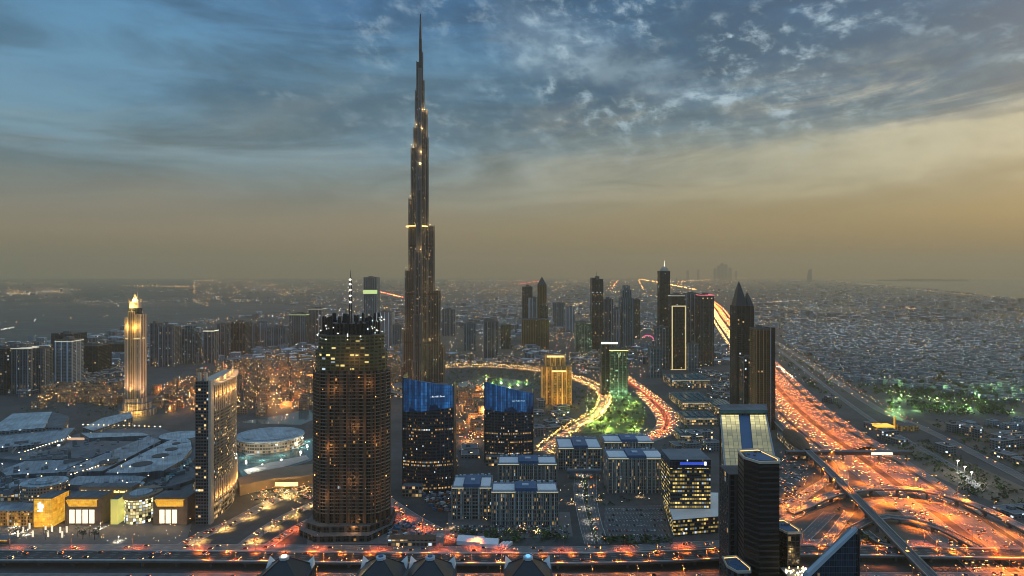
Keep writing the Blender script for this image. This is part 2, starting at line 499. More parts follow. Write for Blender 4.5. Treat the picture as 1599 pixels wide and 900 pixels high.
M['officeframe'] = plain('office_frame_metal', (.20, .22, .20), .6, .15, .2)
M['roofblue2'] = plain('blue_grey_roof', (.085, .13, .18), .6, .15, .1)
M['sign_dim'] = emit('dim_white_sign', (.6, .85, 1), .35)
M['sign_soft'] = emit('soft_white_sign', (.85, .92, 1), .7)
M['roofwhite'] = plain('white_roof_panel', (.62, .66, .68), .6, .12, .3)
M['finmetal'] = plain('fin_steel', (.16, .16, .16), .45, .1, .1, .5)
M['villaroof'] = plain('villa_roof', (.15, .205, .24), .8, .35, .02)
M['slate_roof'] = plain('slate_roof', (.22, .30, .36), .5, .15, .2)
M['leaf2'] = plain('leaf_dark', (.035, .06, .028), .8, .4, .5)
M['bulb_sodium'] = emit('sodium_bulb', (1.0, .42, .10), 16)
M['bulb_gold'] = emit('gold_bulb', (1.0, .60, .22), 8)
M['bulb_white'] = emit('white_bulb', (1.0, .90, .74), 8)
M['bulb_cool'] = emit('cool_bulb', (.72, .92, 1.0), 6)
M['bulb_red'] = emit('red_bulb', (1.0, .10, .05), 14)
M['bulb_green'] = emit('green_bulb', (.55, 1.0, .30), 8)
M['head'] = emit('headlight', (1.0, .52, .16), 10)
M['tail'] = emit('taillight', (1.0, .20, .025), 8)
M['sign_gold'] = emit('gold_sign', (1.0, .52, .06), 1.15, True)
M['sign_white'] = emit('white_sign', (1.0, .93, .78), 1.7, True)
M['strip_gold'] = emit('gold_strip', (1.0, .66, .22), 1.6, True)
M['strip_pale'] = emit('pale_strip', (1.0, .9, .62), 1.3, True)
M['strip_pink'] = emit('pink_strip', (1.0, .12, .30), .8)

M['f_burj'] = facade('tower_steel_glass', (.045, .046, .048), (.012, .014, .018), 2.0, 3.7, (.1, .25, .9), .04, power=.5, fin=6.4, finw=.28, band=(110, .035), metal=.4, coolness=.1, cluster=.8)
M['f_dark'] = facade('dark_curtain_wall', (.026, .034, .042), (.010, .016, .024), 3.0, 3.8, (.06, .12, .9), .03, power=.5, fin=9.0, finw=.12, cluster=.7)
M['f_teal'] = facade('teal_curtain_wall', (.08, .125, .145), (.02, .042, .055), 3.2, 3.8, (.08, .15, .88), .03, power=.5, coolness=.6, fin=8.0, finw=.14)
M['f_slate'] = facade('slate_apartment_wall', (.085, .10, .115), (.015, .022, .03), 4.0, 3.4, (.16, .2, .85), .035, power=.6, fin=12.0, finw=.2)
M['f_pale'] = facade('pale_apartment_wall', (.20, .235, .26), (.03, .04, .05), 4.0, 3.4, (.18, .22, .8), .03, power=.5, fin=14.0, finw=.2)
M['f_brown'] = facade('bronze_glass_wall', (.13, .075, .03), (.035, .02, .01), 3.0, 3.8, (.10, .2, .9), .02, power=.4, fin=6.0, finw=.2)
M['f_black'] = facade('black_glass_wall', (.016, .018, .022), (.008, .01, .014), 3.0, 3.9, (.05, .1, .92), .015, power=.4, fin=9.0, finw=.1)
M['f_gold'] = facade('amber_lit_wall', (.30, .19, .07), (.06, .035, .012), 3.2, 3.5, (.2, .2, .8), .28, warm=(1, .50, .07), coolness=.04, power=.45, fin=10, finw=.22)
M['f_green'] = facade('green_glass_wall', (.07, .11, .09), (.02, .05, .04), 3.0, 3.8, (.08, .15, .88), .13, warm=(.85, .85, .4), cool=(.5, 1, .6), coolness=.5, power=.5, fin=9, finw=.1)
M['f_hotel'] = facade('hotel_stone_grid', (.20, .18, .15), (.035, .032, .03), 3.0, 3.5, (.24, .26, .76), .20, coolness=.05, power=.8, cluster=.3)
M['f_hotel_end'] = facade('hotel_dark_end', (.10, .095, .09), (.018, .018, .02), 3.0, 3.5, (.12, .25, .82), .07, power=.9, coolness=.2)
M['f_addr'] = facade('lit_stone_grid', (.33, .245, .17), (.06, .045, .03), 3.6, 3.6, (.26, .28, .78), .2, coolness=.03, power=.5, fin=9.5, finw=.28)
M['f_bow'] = facade('amber_bow_glass', (.30, .20, .10), (.07, .045, .02), 2.2, 3.6, (.2, .25, .8), .10, power=.4, coolness=.02, fin=4.4, finw=.3)
M['f_plaza'] = facade('plaza_black_glass', (.02, .034, .046), (.010, .022, .034), 1.6, 4.0, (.08, .30, .78), .05, warm=(1, .55, .18), rough_g=.08, power=.40, coolness=.2, cluster=1.0, floorlit=.20, fin=4.8, finw=.10)
M['f_emaar'] = facade('office_frame', (.17, .175, .165), (.02, .02, .022), 3.2, 3.9, (.12, .2, .84), .12, power=.35, coolness=.2, fin=9.6, finw=.12, warm=(1, .62, .22))
M['f_emaar2'] = facade('office_ribs', (.20, .205, .19), (.018, .02, .022), 2.4, 4.2, (.22, .12, .9), .09, power=.4, coolness=.15, fin=4.8, finw=.22, warm=(1, .6, .2), cluster=.9)
M['f_offices'] = facade('lit_office_glass', (.05, .06, .07), (.02, .025, .03), 2.6, 4.2, (.08, .30, .78), .62, power=.48, coolness=.1, warm=(1, .72, .2), cluster=.3)
M['f_podium'] = facade('lit_podium', (.25, .22, .18), (.05, .04, .03), 4.0, 4.6, (.10, .2, .82), .4, power=.4, coolness=.1)
M['f_old'] = facade('stucco_windows', (.26, .175, .11), (.04, .03, .025), 4.0, 3.6, (.28, .25, .72), .20, power=1.0, coolness=.06, warm=(1, .58, .2))
M['f_villa'] = facade('villa_wall', (.17, .23, .27), (.04, .05, .06), 5.0, 3.6, (.3, .25, .72), .06, power=1.6, coolness=.5)
M['f_city'] = facade('city_block_wall', (.13, .15, .16), (.03, .035, .04), 5.0, 3.6, (.2, .2, .8), .10, power=1.3, coolness=.35)
M['f_band'] = facade('wavy_black_bands', (.028, .03, .032), (.006, .007, .009), 40.0, 3.8, (.0, .28, .95), .0, power=.0, rough_g=.3)
M['f_dusit'] = facade('stone_slot_wall', (.05, .055, .06), (.012, .014, .018), 5.0, 4.0, (.22, .1, .9), .03, power=.5)
M['f_uc'] = facade('open_floor_shell', (.05, .036, .024), (.012, .011, .010), 3.2, 3.6, (.10, .25, .95), .022, warm=(1, .46, .12), coolness=.08, power=.26, cluster=.9, fin=7.8, finw=.36)  # wide stripes paint the brown-lit bays lighter than the dark ones
M['f_net'] = facade('olive_netting', (.15, .14, .06), (.07, .065, .025), 5.0, 3.6, (.1, .3, .9), .10, warm=(1, .75, .25), coolness=.25, power=.5)


def ground_mat():
    m, g, b = mat_new('city_ground')
    geo = g.new('ShaderNodeNewGeometry'); p = geo.outputs['Position']
    n1 = g.noise(p, .0016, 6.0, .6); n2 = g.noise(p, .02, 5.0, .65); n3 = g.noise(p, .15, 3.0, .6)
    vo = g.new('ShaderNodeTexVoronoi'); vo.inputs['Scale'].default_value = .012; g.put(vo.inputs['Vector'], p)
    lot = g.sep(vo.outputs['Color'])[0]
    c = g.mix(g.rng(n1, .35, .65), (.034, .042, .046), (.085, .080, .068))
    c = g.mix(g.m('MULTIPLY', lot, .55), c, (.06, .065, .07))
    f = g.m('MULTIPLY', g.rng(n2, .25, .75, .55, 1.45, False), g.rng(n3, .25, .75, .8, 1.2, False))
    g.put(b.inputs['Base Color'], g.vm('MULTIPLY', c, g.comb(f, f, f)))
    b.inputs['Roughness'].default_value = .95
    return m
M['ground'] = ground_mat()

def water_mat(name, col, rough, bump, scale):
    m, g, b = mat_new(name)
    geo = g.new('ShaderNodeNewGeometry')
    b.inputs['Base Color'].default_value = (*col, 1); b.inputs['Roughness'].default_value = rough
    n = g.noise(geo.outputs['Position'], scale, 4.0)
    bp = g.new('ShaderNodeBump'); bp.inputs['Strength'].default_value = bump; g.put(bp.inputs['Height'], n)
    g.L.new(bp.outputs[0], b.inputs['Normal'])
    return m
M['sea'] = water_mat('sea_water', (.05, .055, .045), .25, .1, .01)
M['pool'] = water_mat('pool_water', (.035, .10, .115), .10, .25, .2)

def desert_mat():
    m, g, b = mat_new('tidal_flat')
    geo = g.new('ShaderNodeNewGeometry'); x, y, z = g.sep(geo.outputs['Position'])
    n1 = g.noise(g.comb(g.m('MULTIPLY', x, .5), g.m('MULTIPLY', y, 1.4), 0), .0022, 6.0, .62, .6)
    n2 = g.noise(geo.outputs['Position'], .02, 4.0)
    c = g.ramp(n1, [(.3, (.050, .048, .042)), (.44, (.105, .098, .082)), (.5, (.06, .058, .05)), (.58, (.10, .094, .08)), (.72, (.045, .045, .04))])
    f = g.rng(n2, .25, .75, .8, 1.2, False)
    g.put(b.inputs['Base Color'], g.vm('MULTIPLY', c, g.comb(f, f, f))); b.inputs['Roughness'].default_value = .8
    return m
M['flat'] = desert_mat()

# ------------------------------------------------------------------ ground, sea, lots
def sheet(name, pts, z, mat, thick=0.0):
    b = MB()
    if thick: b.prism(pts, z - thick, z, 0, 0)
    else: b.face([(p[0], p[1], z) for p in pts], 0)
    return tag(b.build(name, mat), kind='structure')

def lotpx(name, px, z, mat): return sheet(name, [P(*p) for p in px], z, M[mat])

sheet('ground', [(-24500, -300), (24500, -300), (24500, 26500), (-24500, 26500)], 0, M['ground'])
sheet('sea', [P(1700, 475), P(1599, 467.5), P(1520, 459), P(1450, 452), P(1390, 446), P(1330, 440.5), P(1292, 437.2), (13500, 26400), (24400, 26400), (24400, 6000)], .4, M['sea'])
sheet('tidal_flat', [P(-300, 545), P(60, 535), P(200, 515), P(330, 500), P(470, 486), P(480, 477), P(330, 472), P(100, 472), P(-300, 470)], .3, M['flat'])
sheet('desert', [P(640, 520), P(720, 512), P(800, 545), P(850, 560), P(800, 568), P(700, 566), P(640, 545)], .05, M['sand'])
lotpx('sand_lot', [(1330, 700), (1440, 690), (1620, 770), (1620, 815), (1530, 775), (1420, 725)], .03, 'sand')
lotpx('beach_lot', [(1440, 655), (1640, 680), (1640, 760), (1520, 700)], .03, 'sand')
lotpx('median_ground', [(1300, 720), (1345, 720), (1420, 790), (1400, 800), (1310, 790)], .02, 'sand')
lotpx('loop_ground', [(1345, 800), (1430, 795), (1540, 858), (1350, 858)], .02, 'sand')
lotpx('car_park', [(945, 791), (1036, 789), (1048, 838), (1015, 846), (965, 846), (944, 832)], .04, 'asphalt_dark')
lotpx('construction_yard', [(600, 792), (700, 848), (610, 850), (480, 850), (478, 815)], .04, 'concrete_dark')
lotpx('mall_forecourt', [(-20, 818), (300, 818), (290, 850), (-20, 852)], .04, 'concrete_dark')
lotpx('lawn', [(925, 625), (960, 612), (1000, 622), (1012, 650), (995, 676), (910, 678)], .06, 'lawn')
lotpx('pavement', [(700, 800), (890, 800), (895, 838), (770, 842), (700, 822)], .05, 'concrete_dark')

def water_pool(px, name='pool_water'):
    o = sheet(name, [P(*p) for p in px], .25, M['pool']); return o
water_pool([(368, 725), (372, 700), (430, 699), (470, 690), (500, 680), (500, 715), (440, 735), (380, 748)])
water_pool([(372, 660), (420, 652), (490, 640), (500, 652), (470, 664), (400, 662)], 'lake_water')
water_pool([(705, 600), (760, 590), (800, 592), (840, 600), (800, 612), (745, 612)], 'lake_water')

# far land: the palm islands on the horizon
b = MB()
for (a, c, h) in ((1390, 1420, 18), (1425, 1470, 30), (1470, 1512, 22)):
    Y = 19000; b.box(AT(a, Y), AT(c, Y), Y, Y + 700, 0, h * 2.2)
tag(b.build('island', M['sand']), kind='structure')

# ------------------------------------------------------------------ roads
ROADS = {}
def ribbon(name, path, width, z=0.0, mat='asphalt', kerb=True, thing_label=None, thick=1.6, piers=True, pmat='parapet', parh=1.0, parw=.5):
    """a road: flat on the ground, or (thing_label) a flyover with parapets and piers"""
    L = offset(path, -width / 2); Rr = offset(path, width / 2)
    b = MB(); b.begin(); v = 0.0
    for i in range(len(path) - 1):
        l = (path[i + 1] - path[i]).length
        zz0, zz1 = path[i].z + z, path[i + 1].z + z
        q = [(Rr[i].x, Rr[i].y, zz0), (Rr[i + 1].x, Rr[i + 1].y, zz1), (L[i + 1].x, L[i + 1].y, zz1), (L[i].x, L[i].y, zz0)]
        b.face(q, 0, [(width, v), (width, v + l), (0, v + l), (0, v)])
        if thing_label:
            t = thick
            b.face([(L[i].x, L[i].y, zz0), (L[i + 1].x, L[i + 1].y, zz1), (L[i + 1].x, L[i + 1].y, zz1 - t), (L[i].x, L[i].y, zz0 - t)], 1)
            b.face([(Rr[i + 1].x, Rr[i + 1].y, zz1), (Rr[i].x, Rr[i].y, zz0), (Rr[i].x, Rr[i].y, zz0 - t), (Rr[i + 1].x, Rr[i + 1].y, zz1 - t)], 1)
            b.face([(p[0], p[1], p[2] - t) for p in q[::-1]], 1)
        v += l
    def wall(e0, e1, h, zb):
        k = MB(); k.begin()
        for i in range(len(path) - 1):
            z0, z1 = path[i].z + z + zb, path[i + 1].z + z + zb
            a, c, d, e = e0[i], e0[i + 1], e1[i + 1], e1[i]
            k.face([(a.x, a.y, z0), (c.x, c.y, z1), (c.x, c.y, z1 + h), (a.x, a.y, z0 + h)], 0)
            k.face([(d.x, d.y, z1), (e.x, e.y, z0), (e.x, e.y, z0 + h), (d.x, d.y, z1 + h)], 0)
            k.face([(a.x, a.y, z0 + h), (c.x, c.y, z1 + h), (d.x, d.y, z1 + h), (e.x, e.y, z0 + h)], 0)
        return k
    if thing_label:
        mid = path[len(path) // 2]
        root = thing(name, thing_label[0], thing_label[1], (mid.x, mid.y, 0))
        b.build('deck', [M[mat], M['concrete_dark']], root)
        wall(offset(path, -width / 2), offset(path, -width / 2 + parw), parh, .003).build('parapet', M[pmat], root)
        wall(offset(path, width / 2 - parw), offset(path, width / 2), parh, .003).build('parapet', M[pmat], root)
        if piers:
            n = 0
            for p, a in along(path, 32, 10):
                if p.z + z > 4 and n < 60:
                    k = MB(); k.obox(p.x, p.y, 2.0, width * .35, 0, p.z + z - thick - .01, a, 0)
                    k.obox(p.x, p.y, 2.2, width * .7, p.z + z - thick - 1.6, p.z + z - thick - .005, a, 0)
                    k.build('pier', M['concrete_dark'], root); n += 1
        return root
    o = tag(b.build(name, M[mat]), kind='structure')
    if kerb:
        k1 = wall(offset(path, -width / 2 - .35), offset(path, -width / 2 - .001), .14 + z, 0 - z)
        k2 = wall(offset(path, width / 2 + .001), offset(path, width / 2 + .35), .14 + z, 0 - z)
        for k in (k1, k2):
            kk = k.build('kerb', M['parapet']); kk.parent = o
    return o

def pxpath(pts, z=0.0, step=12.0):
    """spline through pixels (px, py[, z])"""
    q = []
    for p in pts:
        zz = p[2] if len(p) > 2 else z
        x, y = P(p[0], p[1], zz); q.append((x, y, zz))
    return spline(q, step)

szr = spline([(385, 150), (400, 250), (424, 400), (468, 655), (514, 954), (560, 1236), (676, 1700), (815, 2211), (1195, 3627), (1690, 5440), (2560, 9000), (4000, 15000)], 25)
ROADS['main_in'] = offset(szr, -22); ROADS['main_out'] = offset(szr, 22)
ROADS['serv_l'] = [p for p in offset(szr, -52) if p.y > 940]; ROADS['serv_r'] = offset(szr, 53)
ribbon('highway', ROADS['main_in'], 32, .030, 'asphalt')
ribbon('highway', ROADS['main_out'], 32, .030, 'asphalt')
ribbon('service_road', ROADS['serv_l'], 14, .034, 'asphalt')
ribbon('service_road', ROADS['serv_r'], 14, .034, 'asphalt')
# cross road and its flyover along the foot of the photo
ROADS['fly'] = spline([(-640, 597, 8), (-300, 595, 8), (-60, 590, 8), (90, 591, 8), (180, 598, 8), (240, 607, 8), (330, 606, 8), (480, 600, 8), (700, 598, 8)], 14)
ribbon('flyover', ROADS['fly'], 21, 0, 'asphalt_black', pmat='parapet', parw=1.2, thing_label=('long straight concrete flyover crossing the whole foot of the city', 'flyover'))
ROADS['low'] = spline([(-640, 560), (-200, 560), (200, 562), (480, 562), (700, 560)], 20)
ribbon('road', ROADS['low'], 34, .040, 'asphalt')
ROADS['back'] = spline([(-560, 632), (-250, 632), (-60, 628), (80, 628), (190, 640), (300, 645), (420, 642)], 14)
ribbon('road', ROADS['back'], 13, .044, 'asphalt')
# the diagonal boulevard left of the tower under construction
for i, (nm, pts, w) in enumerate((
        ('diag_a', [(288, 852), (318, 835), (360, 818), (420, 786), (470, 764), (500, 752)], 16),
        ('diag_b', [(380, 852), (415, 826), (455, 803), (500, 783)], 13),
        ('diag_c', [(420, 852), (450, 832), (486, 812)], 10),
        ('right_a', [(596, 776), (640, 806), (690, 832), (760, 850)], 17),
        ('street_l', [(915, 690), (908, 720), (903, 764), (912, 815), (922, 850)], 10),
        ('street_r', [(930, 690), (927, 730), (926, 779), (932, 815), (943, 850)], 10),
        ('blvd', [(690, 574), (760, 573), (830, 578), (885, 589), (925, 603), (944, 622), (936, 646), (905, 664), (868, 690), (850, 705)], 20),
        ('red_a', [(978, 588), (1000, 604), (1024, 622), (1046, 642), (1054, 660), (1044, 676), (1012, 688)], 20),
        ('red_b', [(996, 612), (1008, 624), (1024, 642), (1032, 660), (1022, 676), (992, 686)], 15),
        ('ring_a', [(1285, 707), (1309, 722), (1318, 740), (1313, 762), (1295, 781), (1258, 798), (1224, 813)], 11),
        ('ring_b', [(1266, 712), (1293, 731), (1293, 749), (1267, 766), (1218, 804)], 13),
        ('ring_c', [(1345, 796), (1362, 786), (1390, 782), (1444, 790), (1485, 806)], 9),
        ('ring_d', [(1230, 860), (1262, 835), (1296, 801)], 12),
        ('ring_e', [(1275, 862), (1300, 835), (1326, 800)], 9),
        ('wasl', [(1190, 520), (1240, 552), (1290, 585), (1370, 638), (1440, 668), (1530, 712), (1640, 768)], 16),
        ('wasl_b', [(1215, 545), (1275, 592), (1350, 648), (1420, 690), (1500, 735)], 9))):
    ROADS[nm] = pxpath(pts)
    ribbon('road', ROADS[nm], w, .046 + i * .004, 'asphalt_dark' if nm.startswith(('street', 'wasl', 'ring_d')) else 'asphalt')
# interchange ramps in the air
ROADS['ramp_a'] = pxpath([(1235, 800, 2), (1258, 791, 5), (1290, 776, 8), (1325, 767, 9), (1378, 762, 9), (1444, 766, 9), (1492, 778, 9), (1545, 798, 8), (1625, 838, 6)])
ribbon('ramp', ROADS['ramp_a'], 11, 0, 'asphalt', thing_label=('curved ramp on piers sweeping over the orange highway', 'ramp'))
ROADS['ramp_b'] = pxpath([(1330, 828, 3), (1355, 814, 5), (1388, 807, 6), (1422, 811, 6), (1468, 825, 6), (1505, 843, 6), (1540, 862, 6.5)])
ribbon('ramp', ROADS['ramp_b'], 9, 0, 'asphalt_dark', thing_label=('low loop ramp arching round the brown sand island', 'ramp'))
ROADS['ramp_c'] = pxpath([(1352, 830, 3), (1376, 847, 4), (1408, 854, 5), (1460, 860, 6), (1540, 862, 6.5)])
ribbon('ramp', ROADS['ramp_c'], 8, 0, 'asphalt_dark', thing_label=('ramp hugging the flyover below the sand island', 'ramp'))

# metro viaduct
mv = spline([(340, 440, 13), (353, 520, 13), (366, 590, 13), (384, 680, 13), (403, 780, 13), (428, 925, 13), (452, 1080, 13), (505, 1330, 13)], 18)
ROADS['metro'] = mv
rt = ribbon('metro_viaduct', mv, 9.5, 0, 'concrete_dark', thing_label=('dark elevated metro viaduct running diagonally over the interchange', 'viaduct'), thick=2.4, parh=1.4)
k = MB()
for o in (-2.9, -1.5, 1.5, 2.9):
    pth = offset(mv, o)
    for a, c in zip(pth[:-1], pth[1:]): k.beam((a.x, a.y, 13.12), (c.x, c.y, 13.12), .22)
k.build('rail', M['metal'], rt)
M['rail'] = M['metal']

# ------------------------------------------------------------------ the great spire
def build_spire():
    cx, cy = AT(657, 1450), 1450.0
    k = 1.45
    rt = thing('stepped_skyscraper', 'tallest tower, stepped dark spire rising far above every other building', 'skyscraper', (cx, cy, 0))
    def z(y): return ZT(y, 1450)
    def wid(zz): return max(3.2, 12.5 - zz / 85.0)
    wings = {
        150: [(97, 6.5), (142, 9), (200, 11.5), (231, 16), (311, 20), (423, 26), (517, 30), (575, 33)],
        30: [(83, 4), (127, 6), (172, 10.6), (216, 12), (353, 21), (455, 30), (540, 37), (600, 39)],
        -90: [(110, 7), (158, 9), (186, 12), (258, 17), (300, 22), (395, 29), (490, 36), (560, 40)],
    }
    for ang, tiers in wings.items():
        w = MB(); nz = MB(); a = rad(ang)
        d = (math.cos(a), math.sin(a)); nrm = (-d[1], d[0])
        tops = [z(t[0]) for t in tiers] + [0.0]
        for i, (yp, e) in enumerate(tiers):
            z1, z0 = tops[i], tops[i + 1]
            hw = wid(z1) * .82 + .07 * i
            ext = e * k
            L = max((ext - hw) / .866 + hw, hw * 1.15) if ang != -90 else ext
            n = 7
            poly = [(cx + nrm[0] * -hw, cy + nrm[1] * -hw)]
            for q in range(n + 1):
                t = -PI / 2 + PI * q / n
                rx = (L - hw * .9) + hw * .9 * math.cos(t); ryy = hw * math.sin(t)
                poly.append((cx + d[0] * rx + nrm[0] * ryy, cy + d[1] * rx + nrm[1] * ryy))
            poly.append((cx + nrm[0] * hw, cy + nrm[1] * hw))
            w.prism(poly, z0, z1, 0, 1, u0=i * 7.3)
            # parapet ribs on the nose
            for q in range(n + 1):
                p0 = poly[1 + q]
                nz.box(p0[0] - .45, p0[0] + .45, p0[1] - .45, p0[1] + .45, z0, z1 + 2.5, 0)
        w.build('wing', [M['f_burj'], M['roofdark']], rt)
        nz.build('fin', M['finmetal'], rt)
    c = MB()
    for (z0, z1, r) in ((0, 300, 17), (300, 560, 13), (560, 700, 8.0), (700, 745, 5.2), (745, z(62), 3.4)):
        c.cyl(cx, cy, r, z0, z1, 12, 0, 1)
    c.build('core', [M['f_burj'], M['roofdark']], rt)
    s = MB(); s.cyl(cx, cy, 3.2, z(62), z(42), 8, 0, r1=2.3); s.cyl(cx, cy, 2.1, z(42), z(22), 8, 0, r1=1.5)
    s.build('spire', M['darkmetal'], rt)
    b = MB()   # lit band of the sky lobby
    zz = z(353)
    b.cyl(cx - 8, cy - 3, 24.6, zz - 3, zz - .5, 24, 0, ry=22)
    b.build('lit_band', M['strip_gold'], rt)
    gold = bpy.data.lights.new('setback_light', 'POINT'); gold.energy = 15000; gold.color = (1, .62, .25); gold.shadow_soft_size = 2
    fx = MB()
    for (px, py, dy) in ((641, 305, -20), (634, 417, -26), (643, 225, -12), (651, 193, -9), (658, 236, -24), (656, 255, -26), (655, 148, -9), (663, 170, -8),
                         (683, 451, -20), (690, 535, -20), (629, 512, -24), (657, 388, -46), (640, 560, -40), (632, 588, -52), (672, 350, -20), (660, 200, -16)):
        X = AT(px, 1450 + dy); Z = ZT(py, 1450 + dy)
        lamp(X, 1450 + dy, Z, 0, None, rt, data=gold)
        fx = MB(); fx.box(X - .8, X + .8, 1450 + dy - .6, 1450 + dy + .6, Z - 2.2, Z - 1.6, 0); fx.build('setback_lamp', M['bulb_gold'], rt)
    pz = MB()
    pz.prism(ell(cx, cy - 6, 78, 66, 30), 0, 9, 0, 1); pz.prism(ell(cx, cy - 6, 62, 52, 30), 9, 19, 0, 1)
    pz.build('podium', [M['f_podium'], M['roofgrey']], rt)
build_spire()

# ------------------------------------------------------------------ generic tower
def tower(name, label, x0, x1, yt, yb, style, depth=None, kind='slab', group=None, roof='roofdark', rot=0.0, crown=None, mast=None, podium=None, dY=0.0):
    Y = P(800, yb)[1] + dY
    w = (x1 - x0) * Y / FPX
    cx = AT((x0 + x1) / 2, Y); H = ZT(yt, Y)
    dp = depth or max(18.0, min(w * 1.1, 60)); cyy = Y + dp / 2
    rt = thing(name, label, 'tower', (cx, cyy, 0), group)
    f = MB(); rf = MB()
    m = [M[style], M[roof]]
    def R_(w_, d_, ox=0, oy=0): return rect(cx + ox, cyy + oy, w_, d_, rot)
    if kind == 'slab':
        f.prism(R_(w, dp), 0, H, 0, 1)
    elif kind == 'twin':
        f.prism(R_(w * .36, dp, -w * .31), 0, H, 0, 1); f.prism(R_(w * .36, dp, w * .31), 0, H * .985, 0, 1)
        f.prism(R_(w * .27, dp * .8, 0), 0, H * .97, 0, 1)
    elif kind == 'step':
        f.prism(R_(w, dp), 0, H * .80, 0, 1); f.prism(R_(w * .74, dp * .78), H * .80, H * .93, 0, 1); f.prism(R_(w * .48, dp * .5), H * .93, H, 0, 1)
    elif kind == 'point':
        f.prism(R_(w, dp), 0, H * .88, 0, 1)
        f.begin(); q = R_(w * .98, dp * .98); ap = (cx, cyy, H)
        for i in range(4): f.face([(*q[i], H * .88 + .01), (*q[(i + 1) % 4], H * .88 + .01), ap], 1)
    elif kind == 'round':
        f.prism(ell(cx, cyy, w / 2, dp / 2, 28), 0, H, 0, 1)
    elif kind == 'oct':
        c = .28
        f.prism([(cx + sx * w / 2 * a, cyy + sy * dp / 2 * b_) for sx, sy, a, b_ in ((-1, -1, 1 - 2 * c, 1), (1, -1, 1 - 2 * c, 1), (1, -1, 1, 1 - 2 * c), (1, 1, 1, 1 - 2 * c), (1, 1, 1 - 2 * c, 1), (-1, 1, 1 - 2 * c, 1), (-1, 1, 1, 1 - 2 * c), (-1, -1, 1, 1 - 2 * c))], 0, H, 0, 1)
    elif kind == 'slope':
        q = R_(w, dp); f.prism(q, 0, [H, H * .93, H * .93, H], 0, 1)
    elif kind == 'curve':
        f.prism([(cx - w / 2, cyy - dp / 2)] + [(cx - w / 2 + w * t / 8, cyy - dp / 2 - math.sin(PI * t / 8) * w * .18) for t in range(1, 8)] + [(cx + w / 2, cyy - dp / 2), (cx + w / 2, cyy + dp / 2), (cx - w / 2, cyy + dp / 2)], 0, H, 0, 1)
    f.build('facade', m, rt)
    top = H if kind not in ('point',) else H * .88
    if kind in ('slab', 'twin', 'round', 'oct', 'curve'):
        rr = R_
        zb = H * .97 if kind == 'twin' else H
        rf.prism(R_(w * .3, dp * .4, R.uniform(-.12, .12) * w * .5), zb, H + R.uniform(4, 8), 0, 0)
        rf.prism(R_(w * .16, dp * .25, w * .10 if kind == 'twin' else w * .28), zb, H + R.uniform(2, 4), 0, 0)
        rf.build('plant_room', M['concrete_dark'], rt)
        if kind == 'slab':
            pp = MB()
            for (a, b_, c, d) in ((0, -dp / 2 + .3, w + .5, .9), (0, dp / 2 - .3, w + .5, .9), (-w / 2 + .3, 0, .9, dp - 1.6), (w / 2 - .3, 0, .9, dp - 1.6)):
                pp.prism(R_(c, d, a, b_), H + .003, H + 1.6, 0, 0)
            pp.build('parapet', M['concrete_dark'], rt)
    if crown:
        cb = MB(); e = .6
        cb.prism(R_(w + e, dp + e), H - 3.2, H - 1.4, 0, 0, bottom=True)
        cb.build('crown_light', M[crown], rt)
    if mast:
        mm = MB(); mh = ZT(mast, Y) if mast > 5 else 20
        mm.cyl(cx, cyy, 1.3, top, mh, 6, 0, r1=.35); mm.build('mast', M['metal'], rt)
    if podium:
        pm = MB(); pm.prism(R_(w * podium[0], dp * podium[0]), 0, podium[1], 0, 1); pm.build('podium', [M[podium[2] if len(podium) > 2 else 'f_podium'], M['roofgrey']], rt)
    return rt

